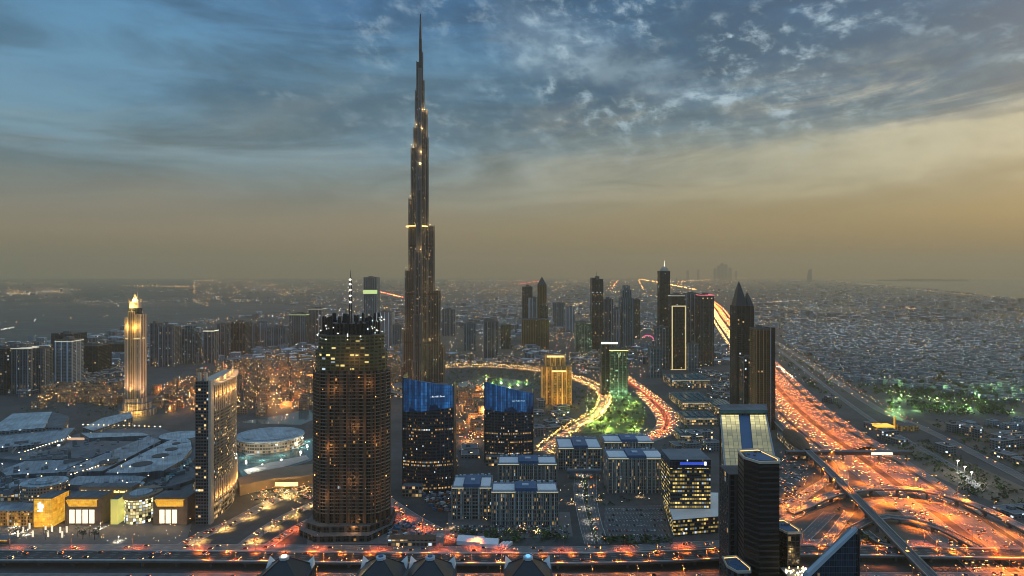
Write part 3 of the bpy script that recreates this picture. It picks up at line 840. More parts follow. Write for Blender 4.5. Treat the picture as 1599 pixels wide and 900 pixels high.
TW = [
 # far left group
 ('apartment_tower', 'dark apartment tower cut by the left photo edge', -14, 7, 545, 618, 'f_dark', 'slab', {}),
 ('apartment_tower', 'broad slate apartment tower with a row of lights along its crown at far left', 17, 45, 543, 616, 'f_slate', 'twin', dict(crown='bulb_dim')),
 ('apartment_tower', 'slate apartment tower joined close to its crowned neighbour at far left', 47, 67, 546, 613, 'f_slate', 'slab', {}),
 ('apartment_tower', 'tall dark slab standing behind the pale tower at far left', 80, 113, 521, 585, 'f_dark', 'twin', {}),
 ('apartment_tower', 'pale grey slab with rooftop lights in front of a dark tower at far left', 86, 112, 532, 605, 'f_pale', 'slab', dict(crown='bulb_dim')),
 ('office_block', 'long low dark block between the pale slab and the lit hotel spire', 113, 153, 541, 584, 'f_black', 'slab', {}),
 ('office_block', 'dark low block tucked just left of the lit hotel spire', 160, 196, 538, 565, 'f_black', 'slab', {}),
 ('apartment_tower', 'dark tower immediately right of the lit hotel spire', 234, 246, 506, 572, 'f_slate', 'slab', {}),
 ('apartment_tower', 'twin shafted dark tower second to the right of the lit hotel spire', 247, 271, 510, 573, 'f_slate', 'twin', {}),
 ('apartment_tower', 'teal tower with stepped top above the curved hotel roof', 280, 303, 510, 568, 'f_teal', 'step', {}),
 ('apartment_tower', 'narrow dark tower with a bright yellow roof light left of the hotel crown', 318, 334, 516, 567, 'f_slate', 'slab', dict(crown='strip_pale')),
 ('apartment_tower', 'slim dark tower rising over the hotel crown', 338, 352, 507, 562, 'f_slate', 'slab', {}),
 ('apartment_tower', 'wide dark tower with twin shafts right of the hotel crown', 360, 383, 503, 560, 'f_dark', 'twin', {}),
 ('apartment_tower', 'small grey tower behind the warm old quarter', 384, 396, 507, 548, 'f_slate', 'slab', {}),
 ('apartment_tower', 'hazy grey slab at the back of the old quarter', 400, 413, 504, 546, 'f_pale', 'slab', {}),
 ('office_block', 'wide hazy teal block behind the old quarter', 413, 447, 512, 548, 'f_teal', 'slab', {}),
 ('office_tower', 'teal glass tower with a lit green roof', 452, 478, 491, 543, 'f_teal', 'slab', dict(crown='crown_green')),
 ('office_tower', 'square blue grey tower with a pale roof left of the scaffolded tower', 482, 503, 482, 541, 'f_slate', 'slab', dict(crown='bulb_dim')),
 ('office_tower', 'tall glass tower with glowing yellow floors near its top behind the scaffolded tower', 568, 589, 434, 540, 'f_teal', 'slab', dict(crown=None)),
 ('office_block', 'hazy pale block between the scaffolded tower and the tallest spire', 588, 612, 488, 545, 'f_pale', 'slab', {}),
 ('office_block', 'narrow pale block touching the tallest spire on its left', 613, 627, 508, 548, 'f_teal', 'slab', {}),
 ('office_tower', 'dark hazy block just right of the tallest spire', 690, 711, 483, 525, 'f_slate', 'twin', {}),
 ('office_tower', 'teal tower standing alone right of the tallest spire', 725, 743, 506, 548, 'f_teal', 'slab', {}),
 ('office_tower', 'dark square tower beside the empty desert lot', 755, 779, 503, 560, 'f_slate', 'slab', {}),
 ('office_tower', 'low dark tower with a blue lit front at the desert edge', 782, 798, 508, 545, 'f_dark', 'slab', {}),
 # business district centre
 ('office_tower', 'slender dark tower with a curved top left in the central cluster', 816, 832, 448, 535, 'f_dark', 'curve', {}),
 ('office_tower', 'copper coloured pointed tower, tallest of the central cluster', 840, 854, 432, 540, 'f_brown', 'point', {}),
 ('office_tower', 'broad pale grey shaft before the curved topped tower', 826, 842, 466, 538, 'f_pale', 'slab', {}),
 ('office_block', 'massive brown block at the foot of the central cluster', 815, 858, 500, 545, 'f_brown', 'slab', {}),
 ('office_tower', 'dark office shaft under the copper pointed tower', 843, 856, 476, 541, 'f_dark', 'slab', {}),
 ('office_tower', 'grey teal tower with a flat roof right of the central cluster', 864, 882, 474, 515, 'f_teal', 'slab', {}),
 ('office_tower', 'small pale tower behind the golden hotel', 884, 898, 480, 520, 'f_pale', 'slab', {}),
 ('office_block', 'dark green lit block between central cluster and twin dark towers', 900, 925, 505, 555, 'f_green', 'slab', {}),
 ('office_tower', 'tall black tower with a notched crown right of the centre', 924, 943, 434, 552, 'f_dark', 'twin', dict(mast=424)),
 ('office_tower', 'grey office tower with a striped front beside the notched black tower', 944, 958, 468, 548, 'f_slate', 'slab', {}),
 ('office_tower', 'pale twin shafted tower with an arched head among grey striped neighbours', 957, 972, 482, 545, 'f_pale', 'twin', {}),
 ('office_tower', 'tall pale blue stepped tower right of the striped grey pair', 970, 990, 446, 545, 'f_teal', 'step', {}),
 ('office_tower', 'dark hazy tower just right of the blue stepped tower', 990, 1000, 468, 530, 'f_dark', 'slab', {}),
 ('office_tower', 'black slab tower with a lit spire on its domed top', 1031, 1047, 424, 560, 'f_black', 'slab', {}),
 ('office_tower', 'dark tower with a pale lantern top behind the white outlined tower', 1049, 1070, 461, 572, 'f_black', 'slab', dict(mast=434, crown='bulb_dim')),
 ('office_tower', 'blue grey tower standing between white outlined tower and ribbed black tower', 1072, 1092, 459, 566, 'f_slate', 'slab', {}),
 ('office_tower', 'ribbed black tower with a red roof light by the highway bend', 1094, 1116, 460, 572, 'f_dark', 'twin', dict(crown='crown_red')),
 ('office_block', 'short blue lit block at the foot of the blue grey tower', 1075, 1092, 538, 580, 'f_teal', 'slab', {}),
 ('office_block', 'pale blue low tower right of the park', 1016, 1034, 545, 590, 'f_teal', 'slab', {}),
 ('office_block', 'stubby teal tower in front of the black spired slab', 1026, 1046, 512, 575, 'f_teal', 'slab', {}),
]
M['bulb_dim'] = emit('dim_crown_light', (1.0, .85, .6), .35)
M['crown_green'] = emit('green_crown_light', (.75, 1.0, .35), .55)
M['crown_red'] = emit('red_crown_light', (1.0, .18, .22), .9)
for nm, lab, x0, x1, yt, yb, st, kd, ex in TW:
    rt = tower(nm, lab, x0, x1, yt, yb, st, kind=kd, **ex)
    if 'glowing yellow floors' in lab:
        Y = P(800, 540)[1]; b = MB(); b.box(AT(567.6, Y), AT(589.4, Y), Y - .6, Y + 2, ZT(459, Y), ZT(453, Y), 0)
        b.build('lit_floor', M['crown_green'], rt)
    if 'lit spire on its domed' in lab:
        Y = P(800, 560)[1]; cx = AT(1039, Y); w = 16 * Y / 1000
        b = MB(); b.dome(cx, Y + 9, ZT(424, Y), w * .42, 8, ZT(416, Y) - ZT(424, Y), 16, 4); b.build('dome', M['cream'], rt)
        b = MB(); b.cyl(cx, Y + 9, 1.6, ZT(417, Y), ZT(407, Y), 8, 0, r1=.3); b.build('spire', M['strip_pale'], rt)

# white outlined tower
Yw = P(800, 578)[1]
rt = tower('outlined_tower', 'dark tower drawn round with a glowing white frame', 1050, 1071, 480, 578, 'f_black', depth=30)
b = MB()
xa, xb, zt = AT(1049.3, Yw), AT(1071.7, Yw), ZT(479, Yw)
for x in (xa, xb - 3): b.box(x, x + 3, Yw - 1.2, Yw - .1, 2, zt, 0)
b.box(xa, xb, Yw - 1.2, Yw - .1, zt, zt + 2.6, 0); b.box(xa - 3, xb + 3, Yw - 1.6, Yw - .1, .2, 2, 0)
b.build('lit_frame', M['strip_pale2'] if 'strip_pale2' in M else emit('outline_strip', (1, .70, .32), .55), rt)

# amber hotel
Yg = P(800, 632)[1]
rt = tower('amber_hotel', 'golden lit hotel block with a stepped crown by the bright boulevard', 846, 893, 573, 632, 'f_gold', depth=34, kind='slab', roof='tan')
b = MB(); b.box(AT(862, Yg), AT(884, Yg), Yg - 8, Yg - .1, 0, ZT(578, Yg), 0, 1); b.build('bay', [M['f_gold'], M['tan']], rt)
b = MB(); b.box(AT(852, Yg), AT(884, Yg), Yg + 8, Yg + 30, ZT(573, Yg), ZT(556, Yg), 0, 1); b.build('crown', [M['f_gold'], M['tan']], rt)
b = MB(); b.box(AT(862, Yg), AT(884, Yg), Yg - 8.6, Yg - 8.05, ZT(580, Yg), ZT(578, Yg) , 0); b.box(AT(855, Yg), AT(881, Yg), Yg + 7.2, Yg + 7.95, ZT(559, Yg), ZT(556.5, Yg), 0)
b.build('crown_light', M['strip_gold'], rt)
gl = bpy.data.lights.new('hotel_uplight', 'POINT'); gl.energy = 9000; gl.color = (1, .55, .12); gl.shadow_soft_size = 2
for px, z_ in ((850, 12), (873, 12), (890, 12), (856, 62), (888, 62)): lamp(AT(px, Yg), Yg - 20, z_, 0, None, rt, data=gl)

# green lit tower
Yg = P(800, 618)[1]
rt = tower('green_tower', 'glass tower washed green at its foot beside the lit park', 953, 981, 546, 618, 'f_green', depth=36, kind='slab', crown='strip_gold')
b = MB(); b.box(AT(940, Yg), AT(953, Yg) - .05, Yg + 6, Yg + 34, 0, ZT(534, Yg + 6), 0, 1); b.build('dark_slab', [M['f_dark'], M['roofdark']], rt)
b = MB(); b.box(AT(940, Yg), AT(966, Yg), Yg + 5.2, Yg + 5.9, ZT(538, Yg), ZT(535, Yg), 0); b.build('crown_light', M['strip_pale'], rt)
gg = bpy.data.lights.new('green_uplight', 'POINT'); gg.energy = 11000; gg.color = (.62, 1, .50); gg.shadow_soft_size = 2
for px in (957, 968, 979): lamp(AT(px, Yg), Yg - 14, 6, 0, None, rt, data=gg)

# pink arch on the street by the park
Yp = P(800, 560)[1]
b = MB()
pts = [(AT(1012 + 10 * math.cos(t), Yp), ZT(533 - 9 * math.sin(t), Yp)) for t in [PI * i / 8 for i in range(0, 7)]]
for (x, z_), (x2, z2) in zip(pts[:-1], pts[1:]): b.beam((x, Yp, z_), (x2, Yp, z2), 3.2)
rt = thing('billboard_arch', 'glowing pink curved light sign over the street', 'sign', (AT(1012, Yp), Yp, 0))
b.build('light_tube', M['strip_pink'], rt)
b = MB(); b.box(AT(1020, Yp), AT(1022, Yp), Yp, Yp + 2, 0, ZT(533, Yp)); b.build('post', M['darkmetal'], rt)

# ------------------------------------------------------------------ far silhouettes on the coast
Yb = 17000
rt = thing('sail_hotel', 'faint sail shaped tower on the hazy coast', 'tower', (AT(1265, Yb), Yb, 0))
b = MB(); b.begin()
xs = [(0, -1, 1), (70, -.95, 1), (160, -.8, 1), (250, -.5, .95), (330, -.1, .9), (355, .5, .8)]
hw = 55
for (z0, a0, b0), (z1, a1, b1) in zip(xs[:-1], xs[1:]):
    cx = AT(1265, Yb)
    q0 = [(cx + a0 * hw, Yb), (cx + b0 * hw, Yb), (cx + b0 * hw, Yb + 60), (cx + a0 * hw, Yb + 60)]
    q1 = [(cx + a1 * hw, Yb), (cx + b1 * hw, Yb), (cx + b1 * hw, Yb + 60), (cx + a1 * hw, Yb + 60)]
    for i in range(4):
        j = (i + 1) % 4; b.face([(*q0[i], z0), (*q0[j], z0), (*q1[j], z1), (*q1[i], z1)], 0)
b.face([(*p, 355) for p in q1], 0)
b.build('sail_facade', M['f_slate'], rt)
Yb = 21500
for i, (px, w, yt) in enumerate(((1117, 5, 420), (1124, 6, 416), (1131, 8, 412), (1138, 6, 414), (1146, 6, 419), (1080, 4, 423), (1098, 4, 422), (1160, 4, 424))):
    b = MB(); h = ZT(yt, Yb)
    b.prism(rect(AT(px, Yb), Yb + i * 90, w * 16, 80), 0, h, 0, 1)
    b.prism(rect(AT(px, Yb), Yb + i * 90, w * 7, 40), h, h * 1.06, 0, 1)
    o = b.build('marina_tower', [M['f_slate'], M['roofdark']], base=(AT(px, Yb), Yb + i * 90, 0))
    tag(o, 'very faint skyscraper silhouette in the haze where the long highway vanishes', 'tower', 'faint far skyscrapers')

# ------------------------------------------------------------------ lit hotel spire (left)
def build_lit_spire():
    Y = P(800, 652)[1]; cyy = Y + 22; cx = AT(211.5, cyy)
    k = Y / 1000
    rt = thing('lit_hotel_spire', 'tall golden floodlit hotel tower with a glowing crown and twin needles', 'skyscraper', (cx, cyy, 0)); rt.scale = (.80, .9, 1)
    def z(y): return ZT(y, Y)
    b = MB()
    b.prism([(cx - 20, cyy - 8), (cx - 8, cyy - 13), (cx - 8, cyy + 14), (cx - 20, cyy + 12)], 0, z(497), 0, 1)
    b.prism([(cx + 8, cyy - 13), (cx + 20, cyy - 8), (cx + 20, cyy + 12), (cx + 8, cyy + 14)], 0, z(492), 0, 1)
    b.build('side_slab', [M['f_addr'], M['cream']], rt)
    b = MB(); b.prism([(cx - 7.9, cyy - 14)] + [(cx - 7.9 + 15.8 * t / 6, cyy - 14 - 4 * math.sin(PI * t / 6)) for t in range(1, 6)] + [(cx + 7.9, cyy - 14), (cx + 7.9, cyy + 14), (cx - 7.9, cyy + 14)], 0, z(487), 0, 1)
    b.build('bow_front', [M['f_bow'], M['cream']], rt)
    b = MB(); b.prism(ell(cx, cyy, 15, 14, 8, 0, PI / 8), z(492), z(482), 0, 1); b.build('dark_gallery', [M['f_dark'], M['cream']], rt)
    b = MB(); b.prism(ell(cx, cyy, 13, 12, 8, 0, PI / 8), z(486), z(473), 0, 1)
    for i in range(8):
        p = ell(cx, cyy, 12.6, 11.6, 8, 0, PI / 8)[i]
        b.cyl(p[0], p[1], 1.0, z(473), z(468), 6, 0, r1=.3)
    b.build('crown', [M['cream'], M['cream']], rt)
    b = MB(); b.begin()
    for (x, s) in ((cx - 3, 1), (cx + 3, -1)):
        b.begin()
        q = rect(x, cyy, 6, 8); ap = (x + s * 2, cyy, z(459))
        for i in range(4): b.face([(*q[i], z(473)), (*q[(i + 1) % 4], z(473)), ap], 0)
    b.build('crown_peak', M['cream'], rt)
    for x in (cx - 4, cx + 4):
        b = MB(); b.cyl(x, cyy + 2, .8, z(473), z(443), 6, 0, r1=.2); b.build('needle', M['metal'], rt)
    b = MB(); b.prism(ell(cx, cyy, 21, 16, 20), z(531), z(529), 0, 0, bottom=True); b.build('lit_belt', emit('belt_strip', (1, .65, .3), .5), rt)
    b = MB()
    b.prism(ell(cx + 4, cyy + 4, 40, 34, 28), 0, 12, 0, 1); b.prism(ell(cx + 3, cyy + 2, 31, 27, 28), 12, 24, 0, 1); b.prism(ell(cx + 1, cyy, 25, 21, 28), 24, 33, 0, 1)
    b.build('podium', [M['f_addr'], M['roofgrey']], rt)
    dl = bpy.data.lights.new('flood_light', 'SPOT'); dl.energy = 1.0e5; dl.color = (1, .66, .40); dl.spot_size = rad(80); dl.spot_blend = .8; dl.shadow_soft_size = 2
    for (x, y, zz, tx, tz) in ((cx - 17, cyy - 26, 34, cx - 15, 120), (cx + 17, cyy - 26, 34, cx + 15, 120), (cx, cyy - 30, 36, cx, 130), (cx + 34, cyy - 4, 26, cx + 20, 110)):
        lamp(x, y, zz, 0, None, rt, data=dl, aim=(tx, cyy - 10, tz))
    d2 = bpy.data.lights.new('crown_flood', 'POINT'); d2.energy = 14000; d2.color = (1, .66, .18); d2.shadow_soft_size = 1.5
    for (x, y, zz) in ((cx - 7, cyy - 17, z(480)), (cx + 7, cyy - 17, z(480)), (cx, cyy - 6, z(470)), (cx + 8, cyy - 5, z(468)), (cx - 14, cyy - 20, 168), (cx + 14, cyy - 20, 168), (cx, cyy - 42, 14), (cx + 28, cyy - 34, 10)):
        lamp(x, y, zz, 0, None, rt, data=d2)
build_lit_spire()

# ------------------------------------------------------------------ slab hotel with the curved front
def build_slab_hotel():
    rt = thing('curved_hotel', 'tall slender slab hotel with a dark end wall and a gold edged curved front', 'hotel', (-338, 745, 0))
    Hh = 156
    front = [(-325 + 0, 697)]
    for t in range(1, 12):
        u = t / 12
        front.append((-325 + (-347 + 325) * u + 9.5 * math.sin(PI * u), 697 + (806 - 697) * u))
    front.append((-347, 806))
    back = [(-362, 804), (-355, 750), (-341, 690)]
    # end wall
    b = MB(); b.prism([(-341.0, 689.5), (-327.5, 689.5), (-327.5, 699), (-341.0, 699)], 0, Hh - 2, 0, 1); b.build('end_wall', [M['f_hotel_end'], M['roofdark']], rt)
    b = MB(); b.prism([(-327.45, 692)] + front + back[:2] + [(-341, 699.05), (-327.45, 699.05)], 22, Hh - 8, 0, 1); b.build('curved_facade', [M['f_hotel'], M['roofgrey']], rt)
    b = MB(); b.prism([(-327.45, 694)] + [(x - 2.0, y + .5) for x, y in front] + back[:2] + [(-341, 699.05), (-327.45, 699.05)], 0, 21.99, 0, 1); b.build('podium', [M['f_podium'], M['roofgrey']], rt)
    # stone corner pier
    b = MB(); b.box(-327.3, -324.6, 690, 697.2, 0, Hh - 1, 0); b.build('corner_pier', M['cream'], rt)
    # crown roof sweeping over the front
    b = MB(); f2 = [(x + 2.2, y) for x, y in front]
    poly = [(-328, 692)] + f2 + back[:2] + [(-342, 700)]
    b.prism(poly, Hh - 7.9, Hh - 6.4, 0, 0, bottom=True)
    b.build('crown_ledge', M['cream'], rt)
    b = MB()
    n = len(front)
    for i in range(n - 1):
        a, c = front[i], front[i + 1]
        h0 = 3 + 9 * i / n; h1 = 3 + 9 * (i + 1) / n
        b.prism([(a[0] - 5.0, a[1]), (a[0] - 4.2, a[1]), (c[0] - 4.2, c[1]), (c[0] - 5.0, c[1])], Hh - 6.39, [Hh - 6.4 + h0, Hh - 6.4 + h0, Hh - 6.4 + h1, Hh - 6.4 + h1], 0, 0)
    b.build('crown_wall', M['cream'], rt)
    b = MB()
    for x in (-337.8, -331): b.box(x - 1.3, x + 1.3, 691, 694, Hh - 1.9, Hh + 7, 0)
    b.build('pylon', M['cream'], rt)
    # gold fins at head and foot of the curved front
    b = MB()
    for i in range(n - 1):
        for s in (0.25, .75):
            x = front[i][0] + (front[i + 1][0] - front[i][0]) * s + .25; y = front[i][1] + (front[i + 1][1] - front[i][1]) * s
            b.box(x - .5, x + .9, y - .5, y + .5, 22, 44, 0)
            if i < 8: b.box(x - .5, x + .9, y - .5, y + .5, Hh - 36, Hh - 8.1, 0)
    b.build('fin', M['cream'], rt)
    ul = bpy.data.lights.new('fin_uplight', 'POINT'); ul.energy = 1900; ul.color = (1, .52, .14); ul.shadow_soft_size = .5
    fx = MB()
    for i in range(n - 1):
        for zz in (27, Hh - 18):
            if zz > 100 and i > 6: continue
            x = (front[i][0] + front[i + 1][0]) / 2 + 3.4; y = (front[i][1] + front[i + 1][1]) / 2
            lamp(x, y, zz, 0, None, rt, data=ul)
            fx.box(x - 2.6, x - 2.2, y - .4, y + .4, zz - 2.2, zz - 1.8, 0)
    for i in range(0, n - 1, 2):
        lamp(front[i][0] - 1.5, front[i][1], Hh - 3, 0, None, rt, data=ul)
    fx.build('uplight', M['bulb_gold'], rt)
build_slab_hotel()

# ------------------------------------------------------------------ tower under construction
def build_scaffold_tower():
    Y = P(800, 836)[1]; cx = AT(549, Y + 18); cyy = Y + 20
    rt = thing('scaffolded_tower', 'massive unfinished concrete tower wrapped in scaffolding with a mast on top', 'tower under construction', (cx, cyy, 0))
    def oval(sx=1.0, sy=1.0, n=40):
        pts = []
        for i in range(n):
            t = 2 * PI * i / n
            c, s_ = math.cos(t), math.sin(t)
            rr = 1 + .035 * math.cos(6 * t)
            pts.append((cx + 39.5 * sx * math.copysign(abs(c) ** .62, c) * rr, cyy + 21 * sy * math.copysign(abs(s_) ** .75, s_) * rr))
        return pts
    ztop = 170
    sh = MB(); sh.prism(oval(.955, .93), 0, ztop, 0, 1); sh.build('shell', [M['f_uc'], M['concrete_dark']], rt)
    sl = MB(); nfl = 0
    zz = 22.0
    while zz < ztop - 1:
        k = 1.0 if nfl % 14 else 1.02
        sl.prism(oval(k), zz, zz + .7, 0, 0, bottom=True); zz += 3.6; nfl += 1
    tag(sl.build('floor_slab', M['slab_uc'], rt), kind='stuff')
    co = MB()
    ov = oval(.985, .985)
    for i in range(0, 40):
        if i % 2 == 0:
            p = ov[i]; w = 1.3 if i % 4 else 2.2
            co.box(p[0] - w / 2, p[0] + w / 2, p[1] - .7, p[1] + .7, 0, ztop - 2, 0)
    co.build('column', M['rust'], rt)
    # hoist strips
    for px, w, m in ((528, 5, 'rust'), (556, 7, 'rust'), (584, 4, 'rust')):
        X = AT(px, Y); h = MB()
        for s in (-1, 1): h.box(X + s * w / 2 - .25, X + s * w / 2 + .25, Y - 3.3, Y - 2.8, 0, ztop + 8, 0)
        z_ = 3
        while z_ < ztop + 4:
            h.beam((X - w / 2, Y - 3, z_), (X + w / 2, Y - 3, z_ + 4), .25); h.beam((X - w / 2, Y - 3, z_ + 4), (X + w / 2, Y - 3, z_ + 4), .25); z_ += 4
        h.build('hoist', M[m], rt)
    nt = MB(); nt.prism(oval(.92, .9), ztop, 190, 0, 1); nt.prism(oval(.85, .84), 190.003, 206, 0, 1); nt.build('netting', [M['f_net'], M['concrete_dark']], rt)
    sl = MB(); zz = ztop + 3.6
    while zz < 206: sl.prism(oval(.945 if zz < 190 else .875, .93 if zz < 190 else .87), zz, zz + .5, 0, 0, bottom=True); zz += 3.6
    tag(sl.build('net_rail', M['slab_uc'], rt), kind='stuff')
    # ragged formwork at the top
    fw = MB()
    ov = oval(.72, .74, 44)
    for i, p in enumerate(ov):
        h = R.uniform(8, 22); fw.box(p[0] - 1.1, p[0] + 1.1, p[1] - .8, p[1] + .8, 206, 206 + h, 0)
        if R.random() < .7:
            q = ov[(i + 1) % 44]; z_ = 206 + R.uniform(4, min(h, 14)); fw.beam((*p, z_), (*q, z_ + R.uniform(-1, 1)), .7)
    for _ in range(36):
        x = cx + R.uniform(-31, 31); y = cyy + R.uniform(-13, 13); h = R.uniform(4, 9) if abs(x - cx) > 24 else R.uniform(6, 22)
        fw.box(x - R.uniform(.6, 3), x + R.uniform(.6, 3), y - .8, y + .8, 206, 206 + h, 0)
    fw.build('formwork', M['black'], rt)
    fl = MB(); fl.prism(oval(.60, .58), 206.01, 218, 0, 1); fl.build('core_wall', [M['f_uc'], M['concrete_dark']], rt)
    wl = MB()
    for _ in range(70):
        i = R.randrange(44); p = ov[i]; z_ = R.uniform(200, 226)
        x, y = p[0] + (p[0] - cx) * R.uniform(.02, .25), p[1] + (p[1] - cyy) * .15; s_ = R.uniform(.15, .36)
        wl.box(x - s_, x + s_, y - s_, y + s_, z_ - s_, z_ + s_, R.choice((0, 0, 1)))
    for _ in range(50):
        i = R.randrange(40); p = oval(1.01, 1.01)[i]; z_ = R.uniform(20, 165); s_ = R.uniform(.12, .28)
        wl.box(p[0] - s_, p[0] + s_, p[1] - s_, p[1] + s_, z_ - s_, z_ + s_, R.choice((2, 2, 2, 0)))
    tag(wl.build('work_lamp', [M['bulb_white'], M['bulb_cool'], M['bulb_sodium']], rt), kind='stuff')
    # lattice mast
    ms = MB(); x0 = AT(548, Y + 18); y0 = Y + 18; a = 1.3
    for sx in (-1, 1):
        for sy in (-1, 1): ms.beam((x0 + sx * a, y0 + sy * a, 206), (x0 + sx * a * .6, y0 + sy * a * .6, 266), .5)
    z_ = 208; s = 1
    while z_ < 264:
        ms.beam((x0 - s * a, y0 - a, z_), (x0 + s * a, y0 - a, z_ + 3), .32); ms.beam((x0 + a, y0 - s * a, z_), (x0 + a, y0 + s * a, z_ + 3), .32); z_ += 3; s = -s
    ms.cyl(x0, y0, .5, 266, 274, 6, 0, r1=.15)
    ms.build('mast', M['darkmetal'], rt)
    ml = MB()
    for z_ in (240, 247, 253, 259, 264): ml.box(x0 - .9, x0 + .9, y0 - 2.2, y0 - 1.4, z_ - .6, z_ + .6, 0)
    ml.build('mast_lamp', M['bulb_white'], rt)
    # podium decks and hoarding
    pd = MB(); pd.prism([(cx - 50, cyy - 20), (cx - 28, cyy - 38), (cx + 26, cyy - 36), (cx + 44, cyy - 8), (cx + 43, cyy + 28), (cx - 48, cyy + 28)], 0, 6, 0, 1)
    pd.prism([(cx - 44, cyy - 16), (cx - 26, cyy - 28), (cx + 24, cyy - 27), (cx + 41, cyy - 6), (cx + 41, cyy + 26), (cx - 43, cyy + 26)], 6, 12, 0, 1)
    pd.build('podium', [M['f_uc'], M['concrete_dark']], rt)
    wk = bpy.data.lights.new('work_light', 'POINT'); wk.energy = 2600; wk.color = (1, .5, .18); wk.shadow_soft_size = 1
    for (px, py, dy) in ((553, 824, -6), (553, 668, -5), (512, 700, -3), (590, 690, -3), (575, 600, -4), (520, 610, -4), (550, 560, -5), (548, 755, -6), (505, 780, -4), (598, 770, -4)):
        lamp(AT(px, Y + dy - 3), Y + dy - 3, max(ZT(py, Y + dy - 3), 12), 0, None, rt, data=wk)
M['slab_uc'] = plain('bare_slab_edge', (.15, .135, .112), .9, .3, .08)
build_scaffold_tower()

# ------------------------------------------------------------------ the two blue topped towers
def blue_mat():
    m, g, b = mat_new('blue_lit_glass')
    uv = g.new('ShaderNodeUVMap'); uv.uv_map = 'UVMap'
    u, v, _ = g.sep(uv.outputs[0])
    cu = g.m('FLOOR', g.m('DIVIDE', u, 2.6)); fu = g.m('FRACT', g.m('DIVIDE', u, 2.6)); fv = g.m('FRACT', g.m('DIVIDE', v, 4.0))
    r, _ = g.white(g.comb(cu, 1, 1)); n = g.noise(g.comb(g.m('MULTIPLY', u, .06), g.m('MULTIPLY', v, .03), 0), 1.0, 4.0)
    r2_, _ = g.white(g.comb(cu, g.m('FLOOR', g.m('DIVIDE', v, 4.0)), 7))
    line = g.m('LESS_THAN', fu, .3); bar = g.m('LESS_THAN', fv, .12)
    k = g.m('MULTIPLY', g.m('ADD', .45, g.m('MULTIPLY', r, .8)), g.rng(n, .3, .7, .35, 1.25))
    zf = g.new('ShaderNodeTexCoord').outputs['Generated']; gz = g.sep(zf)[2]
    k = g.m('MULTIPLY', k, g.m('GREATER_THAN', g.m('ADD', gz, g.m('MULTIPLY', g.m('SUBTRACT', n, .5), .9)), g.m('ADD', .04, g.m('MULTIPLY', r, .10))))  # glow painted to break off unevenly towards the crown's lower edge
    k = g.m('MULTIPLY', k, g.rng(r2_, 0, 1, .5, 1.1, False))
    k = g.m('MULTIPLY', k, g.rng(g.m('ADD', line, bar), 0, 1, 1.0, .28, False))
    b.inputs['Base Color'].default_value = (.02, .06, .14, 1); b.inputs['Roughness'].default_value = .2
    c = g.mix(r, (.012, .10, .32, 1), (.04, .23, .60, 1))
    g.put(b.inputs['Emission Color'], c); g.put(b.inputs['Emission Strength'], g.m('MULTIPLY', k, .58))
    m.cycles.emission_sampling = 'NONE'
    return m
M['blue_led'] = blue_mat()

def blue_tower(label, xl, xr, ytl, ytr, yb, side_px, split_y, sign, depth):
    Y = P(800, yb)[1]; w = (xr - xl) * Y / FPX; x0, x1 = AT(xl, Y), AT(xr, Y)
    rt = thing('blue_crowned_tower', label, 'office tower', ((x0 + x1) / 2, Y + depth / 2, 0), 'twin blue crowned office towers')
    zl, zr, zs = ZT(ytl, Y), ZT(ytr, Y), ZT(split_y, Y)
    n = 14
    fr = [(x0 + w * t / n, Y - 7 * math.sin(PI * t / n)) for t in range(n + 1)]
    bk = [(x1 - w * t / n, Y + depth + 5 * math.sin(PI * t / n)) for t in range(n + 1)]
    poly = fr + bk
    def top(p):
        t = min(1.0, max(0.0, (p[0] - x0) / w))
        return zl + (zr - zl) * t - (9.5 if p[1] > Y + depth * .5 else 0.0)
    def cut(p):
        t = (p[0] - x0) / w
        return zs + (6 if sign > 0 else -4) * t
    lo = MB(); lo.prism(poly, 0, [cut(p) for p in poly], 0, 1); lo.build('facade', [M['f_plaza'], M['roofdark']], rt)
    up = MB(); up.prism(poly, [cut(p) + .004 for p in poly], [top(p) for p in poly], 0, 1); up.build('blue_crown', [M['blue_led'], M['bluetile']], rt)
    e = MB()
    for (p, d) in ((fr[0], -1), (fr[-1], 1)):
        e.prism([(p[0] - .9 if d < 0 else p[0] + .05, Y - 1), (p[0] - .05 if d < 0 else p[0] + .9, Y - 1), (p[0] - .05 if d < 0 else p[0] + .9, Y + depth), (p[0] - .9 if d < 0 else p[0] + .05, Y + depth)], 0, top(p) + 1.5, 0, 0)
    e.build('edge_fin', M['darkmetal'], rt)
    # white lettering band across the crown
    sg = MB(); zz = top(fr[9]) - 17
    for i in range(11):
        t = 8 + i * .36; a = int(t); p = fr[a]; q = fr[a + 1]; f_ = t - a
        x = p[0] + (q[0] - p[0]) * f_; y = p[1] + (q[1] - p[1]) * f_ - .6
        h = R.choice((1.0, 1.5, 1.8)); sg.box(x - .15, x + .35, y, y + .4, zz, zz + h, 0)
        if i % 2: sg.box(x - .25, x + 1.1, y, y + .4, zz + h - .5, zz + h, 0)
    sg.build('lettering', M['sign_dim'] if sign < 0 else M['sign_soft'], rt)
    pod = MB(); pod.box(x0 + 2, x0 + w * .42, Y - 20, Y - 8, 0, 13, 0, 1); pod.build('entrance_block', [M['f_podium'], M['roofgrey']], rt)
    return rt
blue_tower('taller blue crowned glass tower with a slanted top, in front of the tallest spire', 630, 708, 590, 602, 768, 6, 644, 1, 34)
blue_tower('shorter blue crowned glass tower with a slanted top, behind the office blocks', 757.5, 832.5, 596, 614, 722, 0, 640, -1, 32)

